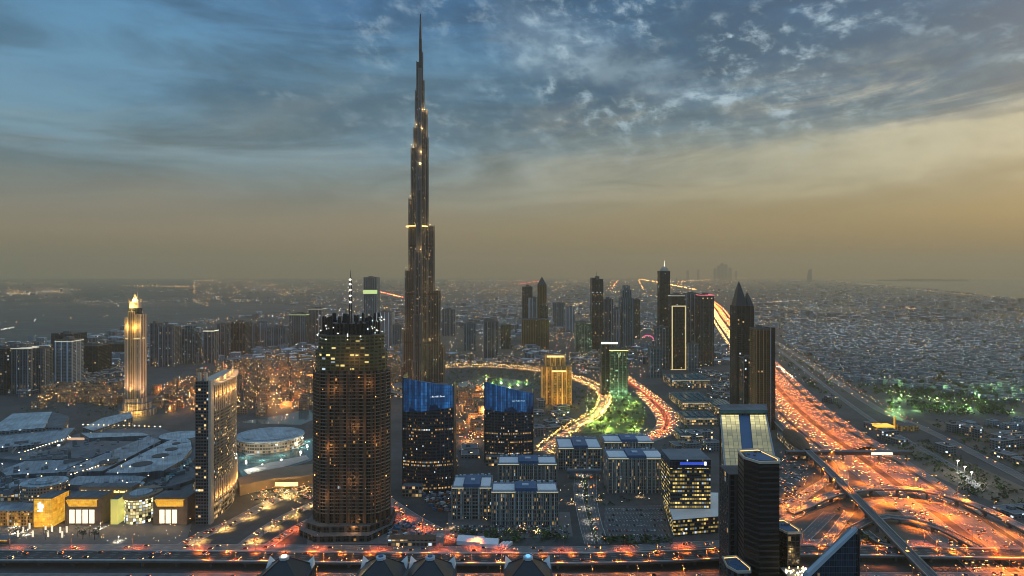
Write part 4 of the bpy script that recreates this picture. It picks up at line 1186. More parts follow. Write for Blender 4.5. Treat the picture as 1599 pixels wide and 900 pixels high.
# pale car park building at the foot of the first blue tower
rt = thing('window_grid_block', 'low cream building with a grid of small lit windows below the blue crowned tower', 'building', (-85, 760, 0))
b = MB(); b.prism([P(668, 766), P(707, 742), P(716, 728), P(680, 742)], 0, 16, 0, 1); b.build('facade', [M['f_hotel'], M['roofgrey']], rt)

# ------------------------------------------------------------------ office square
def office(label, xl, xr, yroof, Hh, depth, Yf, mid=(.36, .68), rows=True, core=True):
    """low office block: framed facade, pale roof decks either side of a blue atrium roof"""
    x0, x1 = AT(xl, Yf), AT(xr, Yf); w = x1 - x0
    rt = thing('office_block', label, 'office block', ((x0 + x1) / 2, Yf + depth / 2, 0))
    b = MB(); b.box(x0, x1, Yf, Yf + depth, 0, Hh, 0, 1, bottom=False); b.build('facade', [M[R.choice(('f_emaar', 'f_emaar2'))], M['roofblue2']], rt)
    c = MB()
    for t in [0, .12, .26, mid[0], .5, mid[1], .78, .9, 1]:
        x = x0 + w * t; c.box(x - .5, x + .5, Yf - 1.3, Yf - .003, 0, Hh + .5, 0)
    for z_ in (4.5, Hh * .45, Hh - 1.6): c.box(x0 - .5, x1 + .5, Yf - .9, Yf - .004, z_, z_ + .7, 0)
    c.build('frame', M['officeframe'], rt)
    d = MB(); d.box(x0 + 1.5, x0 + w * mid[0] - 1, Yf + 3, Yf + depth * .7, Hh + .004, Hh + 1.2, 0); d.build('roof_deck', M['roofwhite'], rt)
    d = MB(); d.box(x0 + w * mid[1] + 1, x1 - 1.5, Yf + 3, Yf + depth * .7, Hh + .004, Hh + 1.2, 0); d.build('roof_deck', M['roofwhite'], rt)
    e = MB(); e.box(x0 + w * mid[0], x0 + w * mid[1], Yf + 1.5, Yf + depth * .8, Hh + .004, Hh + 3.2, 0); at_ = e.build('atrium_roof', M['roofblue'], rt)
    p = MB(); p.box(x0 + w * .46, x0 + w * .56, Yf + depth * .3, Yf + depth * .45, Hh + 3.203, Hh + 4.4, 0); sub(p.build('skylight', M['roofpale'], rt), at_)
    for q_ in range(10):
        x = x0 + (.03 + .095 * q_) * w; y_ = Yf + depth * R.uniform(.82, .9); p = MB(); p.box(x, x + R.uniform(1.2, .075 * w), y_, y_ + R.uniform(1.5, 3), Hh + .004, Hh + R.uniform(1.5, 3), 0); p.build('plant_box', M['roofpale'], rt)
    for a_, c_ in ((x0, x0 + w * mid[0]), (x0 + w * mid[1], x1)):
        g_ = MB(); g_.box(a_, c_, Yf - 1.9, Yf - 1.35, Hh - .4, Hh + .3, 0); g_.build('eave_light', M['eave'], rt)
    return rt
M['eave'] = emit('eave_strip', (1, .82, .5), .38)
office('front office block with balcony ladders and pale roof decks beside a blue atrium', 768, 872, 768, 36, 32, 688)
office('small square office block with a blue roof well, left of the front office block', 706, 768, 760, 35, 44, 704, mid=(.3, .7))
office('rear office block showing pale roof decks behind the front office block', 778, 870, 725, 36, 36, 787)
office('wide office block with ribbed front across the twin street', 950, 1038, 716, 43, 42, 787)
office('back office block peeping over the ribbed office block', 944, 1021, 690, 36, 40, 889)
office('hazy low office block at the head of the twin street', 872, 940, 694, 30, 60, 880)

# dark glass block with lit floors, on its white podium
Yf = 690
rt = thing('glass_office_block', 'dark glass office cube with rows of yellow lit floors on a white podium', 'office block', (AT(1075, Yf), Yf + 20, 0))
b = MB(); b.box(AT(1047, Yf), AT(1110, Yf), Yf, Yf + 42, 17, 61, 0, 1); b.build('facade', [M['f_offices'], M['roofdark']], rt)
b = MB(); b.box(AT(1046.5, Yf), AT(1110.5, Yf), Yf - .6, Yf + 42.5, 61.003, 70, 0, 1); b.build('crown_band', [M['glassblue'], M['roofgrey']], rt)
b = MB(); b.box(AT(1062, Yf), AT(1104, Yf), Yf - 1.0, Yf - .61, 64.5, 67.2, 0); b.build('sign_band', emit('blue_sign', (.05, .12, .8), .5), rt)
b = MB(); b.box(AT(1100, Yf), AT(1103, Yf), Yf - 1.4, Yf - 1.01, 64, 67.8, 0); b.build('sign_emblem', M['sign_white'], rt)
b = MB(); b.prism([P(1052, 838), P(1122, 832), (AT(1122, 740), 740), (AT(1036, 745), 745), ], 0, 17, 0, 1); b.build('podium', [M['f_offices'], M['white']], rt)

# ------------------------------------------------------------------ low teal mall blocks by the park
for i, (a, c, y0, dep, h, lab) in enumerate(((1066, 1118, 640, 110, 14, 'long low teal roofed shed right of the lit park'), (1070, 1122, 664, 60, 12, 'flat teal roofed hall in front of the long shed'),
                                   (1050, 1110, 606, 90, 18, 'stepped blue grey hall below the white outlined tower'), (1120, 1150, 650, 80, 16, 'small dark hall left of the leaning lit roof'),
                                   (1062, 1100, 690, 40, 10, 'low glass pavilion between the red loop and the office blocks'))):
    Y = P(800, y0)[1]
    rt = thing('low_hall', lab, 'hall', (AT((a + c) / 2, Y), Y + dep / 2, 0))
    x0, x1 = AT(a, Y), AT(c, Y)
    b = MB(); b.box(x0, x1, Y, Y + dep, 0, h, 0, 1, bottom=False); b.build('facade', [M['f_podium'], M['mallroof2']], rt)
    b = MB()
    for j in range(5): b.box(x0 + (x1 - x0) * (.06 + .19 * j), x0 + (x1 - x0) * (.18 + .19 * j), Y + dep * .15, Y + dep * .85, h + .004, h + 2.2, 0)
    b.build('roof_light', M['tealglass'], rt)
    b = MB(); b.box(x0 + 2, x1 - 2, Y - 1.2, Y - .003, h - 1.5, h - .8, 0); b.build('eave_light', M['eave'], rt)

# ------------------------------------------------------------------ shopping mall (left)
def build_mall():
    rt = thing('shopping_mall', 'sprawling low shopping mall with blue grey roofs, oval openings and gold lit entrances', 'mall', (-430, 830, 0))
    def pp(pts, z): return [P(a, b_, z) for a, b_ in pts]
    def ccw(p):
        s = sum(p[i][0] * p[(i + 1) % len(p)][1] - p[(i + 1) % len(p)][0] * p[i][1] for i in range(len(p)))
        return p if s > 0 else p[::-1]
    b = MB(); base = ccw(pp([(-60, 772), (60, 772), (190, 770), (300, 768), (308, 735), (308, 690), (250, 668), (150, 672), (0, 700), (-80, 715)], 22))
    b.prism(base, 0, 22, 0, 1); b.build('main_hall', [M['f_podium'], M['mallroof2']], rt)
    n = 0
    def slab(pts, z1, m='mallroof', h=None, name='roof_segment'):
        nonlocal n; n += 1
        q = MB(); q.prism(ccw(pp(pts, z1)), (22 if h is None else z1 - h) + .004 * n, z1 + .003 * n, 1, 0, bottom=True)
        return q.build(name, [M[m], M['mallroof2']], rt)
    slab([(165, 738), (215, 712), (262, 689), (285, 682), (298, 688), (300, 700), (286, 718), (256, 735), (205, 739)], 31, 'mallroof3')
    slab([(95, 737), (150, 714), (232, 681), (252, 688), (160, 736)], 29, 'mallroof')
    slab([(0, 735), (40, 720), (110, 718), (148, 712), (92, 738), (10, 742)], 27, 'mallroof')
    slab([(110, 700), (150, 688), (215, 690), (150, 712), (112, 716)], 27, 'mallroof2')
    slab([(126, 676), (222, 676), (236, 680), (140, 684)], 29, 'mallroof3')
    slab([(0, 716), (50, 704), (106, 700), (106, 716), (36, 719)], 26, 'mallroof2')
    slab([(100, 757), (120, 744), (205, 742), (230, 745), (206, 760)], 28, 'mallroof')
    slab([(0, 762), (30, 748), (90, 745), (60, 766)], 25, 'mallroof')
    slab([(240, 752), (305, 728), (305, 748), (262, 762)], 26, 'mallroof2')
    slab([(250, 716), (300, 704), (306, 716), (262, 734)], 25, 'mallroof2')
    # separate raised blocks at the back
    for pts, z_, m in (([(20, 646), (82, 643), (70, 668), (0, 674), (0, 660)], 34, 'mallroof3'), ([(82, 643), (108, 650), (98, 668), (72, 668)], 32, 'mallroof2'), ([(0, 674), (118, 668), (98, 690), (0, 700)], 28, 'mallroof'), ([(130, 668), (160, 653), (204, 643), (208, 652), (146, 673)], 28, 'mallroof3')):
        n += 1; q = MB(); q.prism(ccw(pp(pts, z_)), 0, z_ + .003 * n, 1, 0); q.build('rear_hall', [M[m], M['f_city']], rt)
    # oval wells
    for (px, py, a, c) in ((222, 725, 15, 4.0), (251, 712, 12, 3.2), (268, 702, 9, 2.6), (276, 693, 6, 1.8), (170, 723, 13, 4)):
        x, y = P(px, py, 31 if px > 200 else 29.5); k = y / 1000
        q = MB(); q.prism(ell(x, y, a * k, c * k * k * 4.4, 24, .35), 31.1, 31.6, 0, 0); q.build('roof_well', M['roofdark'], rt)
    # discs
    for (px, py, a, z_) in ((70, 752, 33, 33), (208, 756, 17, 30)):
        x, y = P(px, py, z_); k = y / 1000
        q = MB(); q.prism(ell(x, y, a * k, a * k * .85, 32), 0, z_, 1, 0); q.prism(ell(x, y, a * k * .66, a * k * .56, 32), z_ + .004, z_ + 1.6, 2, 2); q.prism(ell(x, y, a * k * .35, a * k * .3, 24), z_ + 1.604, z_ + 2.4, 0, 0)
        q.build('drum', [M['mallroof3'], M['f_hotel'], M['mallroof']], rt)
    x, y = P(268, 685, 28)
    q = MB(); q.prism(ell(x + 8, y + 12, 30, 26, 28), 22.1, 30, 1, 0); q.build('drum', [M['mallroof3'], M['mallroof2']], rt)
    # skylight ridges and lit slots
    q = MB()
    for i in range(9):
        x, y = P(262 + i * 4.4, 747 - i * 3.4, 27); q.obox(x, y, 3, 22, 26.1, 27.5, .5)
    q.build('skylight', M['tealglass'], rt)
    for (px, py, w, m) in ((118, 685, 26, 'slot'), (52, 718, 30, 'slot'), (25, 741, 18, 'slot_green'), (225, 741, 18, 'slot_green'), (205, 692, 14, 'slot')):
        x, y = P(px, py, 24.5); q = MB(); q.box(x - w * y / 2000, x + w * y / 2000, y, y + 5, 22.2, 24.5, 0); q.build('lit_slot', M[m], rt)
    q = MB()
    for i in range(16):
        for (a, c, y0, y1) in ((40, 110, 706, 684), (112, 182, 742, 720), (130, 250, 664, 667)):
            t = i / 15; x, y = P(a + (c - a) * t + R.uniform(-1, 1), y0 + (y1 - y0) * t, 29); s_ = R.uniform(.25, .5); q.box(x - s_, x + s_, y - s_, y + s_, 29.5, 30.3, R.choice((0, 0, 1)))
    for _ in range(26):
        t = R.random(); x, y = P(R.uniform(0, 300), R.uniform(700, 765), 30); 
        s_ = R.uniform(.2, .4); q.box(x - s_, x + s_, y - s_, y + s_, 31.8, 32.5, R.choice((0, 1)))
    tag(q.build('roof_lamp', [M['bulb_gold'], M['bulb_white']], rt), kind='stuff')
    # roof plant
    q = MB()
    for _ in range(230):
        x, y = P(R.uniform(0, 305), R.uniform(688, 768), 27); q.obox(x, y, R.uniform(1.5, 6), R.uniform(1.5, 7), 22.3, R.uniform(25, 31.5), .5)
    for _ in range(26):
        x, y = P(R.uniform(0, 300), R.uniform(690, 765), 29); q.obox(x, y, R.uniform(14, 34), 1.1, 28, R.uniform(29.4, 32), .5 + R.choice((0, PI / 2)))
    tag(q.build('roof_plant', M['roofgrey'], rt), kind='stuff')
    # front: gold box, gates with white doors, glazed drum
    Yf = 692
    def fx(px): return AT(px, Yf)
    q = MB(); q.box(fx(64), fx(92), Yf - 10, Yf + 16, 0, ZT(774, Yf), 0, 1, bottom=False); q.build('gold_box', [M['sign_gold_wall'], M['mallroof2']], rt)
    q = MB(); q.prism(ell(0, 0, 1, 1, 3), 0, 0.01)
    q = MB(); x = fx(74)
    for (dx, z_, w, h) in ((-2.2, 36, 1.2, 6), (-.6, 35, 1.4, 8), (1.2, 34, 1.2, 7), (-2.5, 33, 5, 1.2), (2.6, 37, 1.0, 3)): q.box(x + dx, x + dx + w, Yf - 10.7, Yf - 10.02, z_ - 16, z_ - 16 + h, 0)
    q.build('gold_box_emblem', M['sign_white'], rt)
    for (a, c, d0, d1, nd) in ((106, 162, 112, 153, 4), (243, 296, 252, 281, 3)):
        q = MB(); q.box(fx(a), fx(c), Yf - 4, Yf + 18, 0, ZT(775, Yf), 0, 1, bottom=False); q.build('gate_block', [M['gate_stone'], M['mallroof2']], rt)
        q = MB(); q.begin()
        xa, xb = fx(a + 4), fx(c - 4); za, zb = ZT(778, Yf), ZT(789, Yf)
        q.face([(xa + 1.5, Yf - 4.3, zb), (xb - 1.5, Yf - 4.3, zb), (xb, Yf - 7, za), (xa, Yf - 7, za)], 0); q.face([(xa, Yf - 7, za), (xb, Yf - 7, za), (xb, Yf - 4.1, za), (xa, Yf - 4.1, za)], 0)
        q.build('gold_canopy', M['sign_gold_wall'], rt)
        for i in range(nd):
            w = (d1 - d0) / nd; q = MB(); q.box(fx(d0 + i * w + w * .12), fx(d0 + (i + 1) * w - w * .12), Yf - 4.6, Yf - 4.05, 2.2, ZT(794, Yf), 0)
            q.build('lit_doorway', M['doorway'], rt)
    q = MB(); cx, cy2 = fx(210), Yf + 14
    q.prism(ell(cx, cy2, 16, 17, 32), 0, 26, 0, 1); q.build('glazed_drum', [M['f_drum'], M['mallroof2']], rt)
    q = MB(); q.prism(ell(cx, cy2 + 3, 19, 21, 36), 26.004, 29, 0, 0, bottom=True); q.build('drum_rim', M['tan'], rt)
    q = MB(); q.prism(ell(cx, cy2 - 1, 11, 12, 32), 29.004, 30.2, 0, 0); q.build('drum_cap', M['mallroof3'], rt)
    q = MB(); q.box(fx(175), fx(186), Yf - 2, Yf + 12, 0, 27, 0, 1, bottom=False); q.build('pale_pylon', [M['pylon_lit'], M['mallroof2']], rt)
    q = MB(); q.box(fx(-25), fx(63), Yf - 6, Yf + 20, 0, 16, 0, 1, bottom=False); q.build('cinema_block', [M['f_gold'], M['mallroof']], rt)
    # gold lit windows row above the gates
    q = MB()
    for i in range(24):
        x = fx(108 + i * 3.3); q.box(x, x + R.uniform(.8, 1.9), Yf + 19.2, Yf + 19.9, ZT(770, Yf + 19), ZT(770, Yf + 19) + R.uniform(1.2, 3.0), 0)
    q.build('lit_lettering', M['strip_gold'], rt)
    q = MB(); q.box(fx(104), fx(190), Yf + 20, Yf + 34, 0, 33, 0, 1, bottom=False); q.build('rear_parapet', [M['tan'], M['mallroof2']], rt)
    wl = bpy.data.lights.new('forecourt_light', 'POINT'); wl.energy = 2200; wl.color = (1, .6, .22); wl.shadow_soft_size = 1
    for px in (10, 40, 78, 120, 145, 182, 205, 225, 262, 285): lamp(fx(px), Yf - 16, 9, 0, None, rt, data=wl)
M['gate_stone'] = plain('gate_stone', (.16, .12, .09), .85, .25, .2)
def gold_panels():
    m, g, b = mat_new('gold_lit_panels')
    geo = g.new('ShaderNodeNewGeometry'); x, y, z = g.sep(geo.outputs['Position'])
    fx, fz = g.m('FRACT', g.m('DIVIDE', x, 2.2)), g.m('FRACT', g.m('DIVIDE', z, 2.6))
    j = g.m('MAXIMUM', g.m('LESS_THAN', fx, .10), g.m('LESS_THAN', fz, .10))
    r, _ = g.white(g.comb(g.m('FLOOR', g.m('DIVIDE', x, 2.2)), g.m('FLOOR', g.m('DIVIDE', z, 2.6)), 0))
    n = g.noise(geo.outputs['Position'], .25, 3.0)
    b.inputs['Base Color'].default_value = (.5, .3, .05, 1)
    g.put(b.inputs['Emission Color'], g.mix(r, (1.0, .40, .02, 1), (1.0, .56, .06, 1)))
    g.put(b.inputs['Emission Strength'], g.m('MULTIPLY', g.m('SUBTRACT', 1.0, g.m('MULTIPLY', j, .6)), g.rng(n, .3, .7, .35, .95, False)))
    return m
M['sign_gold_wall'] = gold_panels()
M['doorway'] = emit('lit_doorway', (1.0, .88, .62), .95, True)
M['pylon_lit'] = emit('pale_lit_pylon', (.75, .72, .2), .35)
M['slot'] = emit('lit_slot', (1, .55, .3), .55); M['slot_green'] = emit('lit_slot_green', (.8, .85, .35), .5)
M['f_drum'] = facade('glazed_drum', (.3, .28, .2), (.08, .08, .05), 3.0, 3.4, (.08, .12, .9), .8, warm=(1, .85, .4), coolness=.15, power=.9, cluster=.2)
build_mall()

# round pavilion, terraces and sand coloured arcade between hotel and scaffolded tower
x, y = P(422, 678, 18)
rt = thing('round_pavilion', 'round flat roofed pavilion beside the teal pools', 'pavilion', (x, y, 0))
b = MB(); b.prism(ell(x, y, 50, 46, 40), 0, 16, 1, 0); b.build('drum', [M['mallroof2'], M['f_podium']], rt)
b = MB(); b.prism(ell(x, y, 52, 48, 40), 16.004, 17.6, 0, 0, bottom=True); b.prism(ell(x, y, 42, 38, 40), 17.604, 18.6, 0, 0); b.build('roof', M['mallroof3'], rt)
rt = thing('arcade_building', 'long curved tan arcade with a gold lit doorway below the teal pools', 'building', (*P(430, 760), 0))
outer = [P(a, c) for a, c in ((375, 775), (400, 768), (430, 762), (460, 760), (490, 756))]; inner = [P(a, c) for a, c in ((490, 738), (440, 744), (400, 752), (372, 762))]
b = MB(); b.prism(outer + inner, 0, 12, 0, 1); b.build('facade', [M['tan'], M['sandroof']] if 'sandroof' in M else [M['tan'], M['tan']], rt)
p0, p1 = P(432, 764), P(470, 761)
b = MB(); b.box(p0[0], p1[0], p0[1] - 4, p0[1] - 3.2, 5, 9.5, 0); b.build('lit_doorway', M['strip_gold'], rt)
pl = bpy.data.lights.new('pool_light', 'POINT'); pl.energy = 14000; pl.color = (1, .95, .75); pl.shadow_soft_size = 1
pg = bpy.data.lights.new('pool_gold', 'POINT'); pg.energy = 16000; pg.color = (1, .62, .2); pg.shadow_soft_size = 1
for a, c in ((385, 715), (410, 720), (440, 712), (470, 700), (480, 690), (395, 735)): lamp(*P(a, c), 7, 0, None, rt, data=pl)
for a, c in ((385, 756), (445, 770), (470, 772), (415, 776), (485, 748)): lamp(*P(a, c), 9, 0, None, rt, data=pg)
for i, pts in enumerate((((385, 712), (440, 704), (478, 694), (470, 690), (430, 699), (380, 706)), ((380, 735), (420, 724), (478, 712), (484, 718), (430, 734), (388, 742)))):
    sheet('terrace', [P(*p) for p in pts], .9, M['concrete'], .9)

# ------------------------------------------------------------------ near towers, bottom right
def hex_poly(x0, x1, y0, y1, c=.28):
    w, d = x1 - x0, y1 - y0
    return [(x0, y0 + d * .35), (x0 + w * c, y0), (x1 - w * .12, y0 + d * .02), (x1, y0 + d * .25), (x1 - w * .22, y1), (x0 + w * .1, y1 - d * .08)]
def rim_tower(label, x0, x1, y0, y1, H, fac, lightp=6000, group=None):
    rt = thing('hotel_tower', label, 'tower', ((x0 + x1) / 2, (y0 + y1) / 2, 0), group)
    p = hex_poly(x0, x1, y0, y1)
    b = MB(); b.prism(p, 0, H, 0, 1); b.build('facade', [M[fac], M['roofdark']], rt)
    cx, cy2 = (x0 + x1) / 2, (y0 + y1) / 2
    pr = MB(); q = [(cx + (a - cx) * 1.03, cy2 + (c - cy2) * 1.03) for a, c in p]; s_ = [(cx + (a - cx) * .93, cy2 + (c - cy2) * .93) for a, c in p]
    for i in range(6):
        j = (i + 1) % 6; pr.prism([q[i], q[j], s_[j], s_[i]], H + .004, H + 1.5, 0, 0)
    pr.build('parapet', M['cream'], rt)
    st = MB()
    s2 = [(cx + (a - cx) * .925, cy2 + (c - cy2) * .925) for a, c in p]; s3 = [(cx + (a - cx) * .905, cy2 + (c - cy2) * .905) for a, c in p]
    for i in range(6):
        j = (i + 1) % 6; st.prism([s2[i], s2[j], s3[j], s3[i]], H + .5, H + .8, 0, 0)
    st.build('rim_light', M['strip_gold'], rt)
    pl_ = MB(); s4 = [(cx + (a - cx) * .7, cy2 + (c - cy2) * .7) for a, c in p]; pl_.prism(s4, H + .004, H + .9, 0, 0); pl_.build('roof_deck', M['roofblue'], rt)
    e = MB()
    for q_ in range(4):
        x = cx + (-.28 + .15 * q_) * (x1 - x0); y = cy2 + R.uniform(-.25, .25) * (y1 - y0); e = MB(); e.box(x, x + 1.6, y, y + 1.4, H + .91, H + R.uniform(1.6, 2.4), 0); e.build('plant_box', M['roofgrey'], rt)
    return rt
rt = rim_tower('dark banded tower with a gold rimmed six sided roof, nearest tall tower on the right', 160, 183, 431, 463, 143, 'f_band')
rim_tower('low six sided gold rimmed roof at the left foot of the dark banded tower', 145.5, 160.5, 425, 449, 72, 'f_dusit')
rim_tower('short dark tower with a dotted white roof rim right of the dark banded tower', 186, 201, 442, 466, 91, 'f_black')
rt = thing('podium_block', 'gold lit rooftop terrace at the foot of the short dark tower', 'building', (195, 432, 0))
b = MB(); b.box(184, 206, 420, 440, 0, 69, 0, 1, bottom=False); b.build('facade', [M['f_black'], M['roofgrey']], rt)
b = MB()
for _ in range(46):
    x, y = R.uniform(185, 205), R.uniform(421, 439); s_ = R.uniform(.12, .3); b.box(x - s_, x + s_, y - s_, y + s_, 69.01, 69.5 + R.uniform(.1, .8), R.choice((0, 0, 1)))
tag(b.build('terrace_lamp', [M['bulb_gold'], M['bulb_white']], rt), kind='stuff')
gl2 = bpy.data.lights.new('terrace_glow', 'POINT'); gl2.energy = 1200; gl2.color = (1, .66, .25); gl2.shadow_soft_size = .6
for x, y in ((190, 428), (199, 430), (203, 424)): lamp(x, y, 73, 0, None, rt, data=gl2)

# leaning lit roof (behind the banded tower)
rt = thing('leaning_roof_tower', 'tower with a long sloping gridded glass roof split by a dark blue slot', 'tower', (185, 530, 0))
Ya, Ybk = 490.0, 600.0
za, zb = ZT(739, Ya), ZT(648, Ybk)
def panel(pxa0, pxa1, pxb0, pxb1, mat, name, lift=0.0):
    q = MB(); q.begin()
    A0, A1, B0, B1 = AT(pxa0, Ya), AT(pxa1, Ya), AT(pxb0, Ybk), AT(pxb1, Ybk)
    top = [(A0, Ya, za + lift), (A1, Ya, za + lift), (B1, Ybk, zb + lift), (B0, Ybk, zb + lift)]
    bot = [(x, y, z_ - 1.2 - lift) for x, y, z_ in top]
    q.face(top, 0, [(0, 0), (A1 - A0, 0), (B1 - B0, 112), (0, 112)])
    for i in range(4):
        j = (i + 1) % 4; q.face([bot[i], bot[j], top[j], top[i]], 1)
    return q.build(name, [mat, M['darkmetal']], rt)
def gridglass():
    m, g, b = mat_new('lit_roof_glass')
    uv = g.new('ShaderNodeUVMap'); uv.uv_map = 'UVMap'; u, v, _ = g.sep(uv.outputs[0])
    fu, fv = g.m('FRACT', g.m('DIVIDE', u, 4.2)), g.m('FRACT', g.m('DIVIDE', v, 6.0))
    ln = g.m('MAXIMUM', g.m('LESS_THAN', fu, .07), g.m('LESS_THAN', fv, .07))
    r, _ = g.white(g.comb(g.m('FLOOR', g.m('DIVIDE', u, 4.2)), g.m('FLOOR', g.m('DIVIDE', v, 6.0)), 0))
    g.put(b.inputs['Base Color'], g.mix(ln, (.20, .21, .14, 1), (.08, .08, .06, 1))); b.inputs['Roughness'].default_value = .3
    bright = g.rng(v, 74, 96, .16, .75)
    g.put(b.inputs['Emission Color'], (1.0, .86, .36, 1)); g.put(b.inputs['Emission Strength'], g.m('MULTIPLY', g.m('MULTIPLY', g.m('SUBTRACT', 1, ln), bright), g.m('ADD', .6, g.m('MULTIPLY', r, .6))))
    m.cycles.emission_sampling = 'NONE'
    return m
lg = gridglass()
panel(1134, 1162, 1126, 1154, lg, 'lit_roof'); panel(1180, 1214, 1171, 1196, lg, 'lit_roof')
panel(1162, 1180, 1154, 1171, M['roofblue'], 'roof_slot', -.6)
b = MB(); b.prism([(AT(1134, Ya), Ya), (AT(1214, Ya), Ya), (AT(1196, Ybk), Ybk), (AT(1126, Ybk), Ybk)], 0, [za - 2.2, za - 2.2, zb - 2.2, zb - 2.2], 0, 1); b.build('facade', [M['f_dusit'], M['roofdark']], rt)
b = MB()
for (a, c) in (((AT(1133.5, Ya), Ya), (AT(1125.5, Ybk), Ybk)), ((AT(1214.5, Ya), Ya), (AT(1196.5, Ybk), Ybk))):
    b.beam((*a, za + .3), (*c, zb + .3), 1.4)
b.build('roof_edge', M['metal'], rt)
b = MB(); b.prism([(AT(1124, 601), 601), (AT(1199, 601), 601), (AT(1198, 632), 632), (AT(1126, 632), 632)], 0, ZT(642, 601), 0, 1); b.build('roof_terrace', [M['f_dusit'], M['mallroof2']], rt)
b = MB(); b.box(AT(1124, 601), AT(1199, 601), 600.3, 601 - .004, ZT(642, 601) - 2, ZT(642, 601) + 1.2, 0); b.build('terrace_rail', M['tealglass'], rt)
b = MB(); b.box(AT(1127, 485), AT(1160, 485), 468, 489.9, 0, ZT(741, 468), 0, 1, bottom=False); b.build('leg', [M['f_dusit'], M['roofdark']], rt)

# slant topped glass tower, bottom right corner
rt = thing('slant_glass_tower', 'blue black glass tower with a slanting pale coping at the foot of the photo', 'tower', (205, 412, 0))
b = MB(); x0, x1, x2 = AT(1262, 400), AT(1336, 400), AT(1342, 400)
b.prism([(x0, 400), (x1, 400), (x2, 401), (x2, 406), (x1, 407.5), (x0, 407.5)], 0, [ZT(905, 400), ZT(832, 400), ZT(836, 400), ZT(836, 400), ZT(832, 400), ZT(905, 400)], 0, 1); b.build('facade', [M['glassblue'], M['slate_roof']], rt)
b = MB(); b.begin()
A = (x0 - .5, ZT(903, 400)); B = (x1 + .5, ZT(829, 400))
for (y0, y1) in ((398.8, 402.0),):
    q0 = [(A[0], y0, A[1]), (A[0], y1, A[1]), (A[0], y1, A[1] + 3.4), (A[0], y0, A[1] + 3.4)]; q1 = [(B[0], y0, B[1]), (B[0], y1, B[1]), (B[0], y1, B[1] + 2.2), (B[0], y0, B[1] + 2.2)]
    for i in range(4):
        j = (i + 1) % 4; b.face([q0[j], q0[i], q1[i], q1[j]], 0)
    b.face(q0, 0); b.face(q1[::-1], 0)
b.build('coping', M['roofpale'], rt)
b = MB(); b.box(x2 - .4, x2 + .3, 399.4, 400.6, 0, ZT(826, 400), 0); b.build('edge_fin', M['darkmetal'], rt)

# black and bronze towers behind
Yk = P(800, 640)[1]
rt = thing('horned_tower', 'tall black glass tower ending in two pointed horns', 'skyscraper', (AT(1164, Yk), Yk + 18, 0))
b = MB(); n = 8; x0, x1 = AT(1150, Yk), AT(1178, Yk)
b.prism([(x0, Yk)] + [(x0 + (x1 - x0) * t / n, Yk - 4 * math.sin(PI * t / n)) for t in range(1, n)] + [(x1, Yk), (x1, Yk + 36), (x0, Yk + 36)], 0, ZT(478, Yk), 0, 1); b.build('facade', [M['f_black'], M['roofdark']], rt)
for (a, c, tip, yt) in ((1150.5, 1168, 1158.5, 440), (1168.6, 1178, 1171.5, 457)):
    q = MB(); q.begin(); z0 = ZT(478, Yk) + .004
    B_ = [(AT(a, Yk), Yk + 2), (AT(c, Yk), Yk + 2), (AT(c, Yk), Yk + 30), (AT(a, Yk), Yk + 30)]
    prev = [(*p, z0) for p in B_]
    for s in range(1, 5):
        t = s / 4; zt = z0 + (ZT(yt, Yk) - z0) * t; cx = AT(tip, Yk); k = (1 - t) ** .8
        cur = [(cx + (p[0] - cx) * max(k, .03), Yk + 16 + (p[1] - Yk - 16) * max(k, .05), zt) for p in B_]
        for i in range(4):
            j = (i + 1) % 4; q.face([prev[i], prev[j], cur[j], cur[i]], 0)
        prev = cur
    q.face(prev, 0); q.build('horn', M['black'], rt)
rt = tower('bronze_tower', 'bronze coloured slab tower with a dark glass edge beside the orange highway', 1181, 1203, 515, 672, 'f_brown', depth=30, roof='tan')
Yq = P(800, 672)[1]
b = MB(); b.box(AT(1203, Yq) + .05, AT(1212, Yq), Yq + 2, Yq + 30, 0, ZT(512, Yq), 0, 1); b.build('glass_edge', [M['f_black'], M['roofdark']], rt)
b = MB(); b.box(AT(1203, Yq), AT(1204.5, Yq), Yq - .9, Yq - .05, 0, ZT(512, Yq), 0); b.build('edge_fin', M['metal'], rt)
rt = tower('slim_tower', 'slim dark tower with pale edge strips in front of the horned tower', 1161, 1180, 560, 660, 'f_dark', depth=22)
Yq = P(800, 660)[1]
b = MB()
for px in (1161, 1179): b.box(AT(px, Yq), AT(px + 1.5, Yq), Yq - .8, Yq - .05, 0, ZT(557, Yq), 0)
b.build('edge_strip', M['metal'], rt)

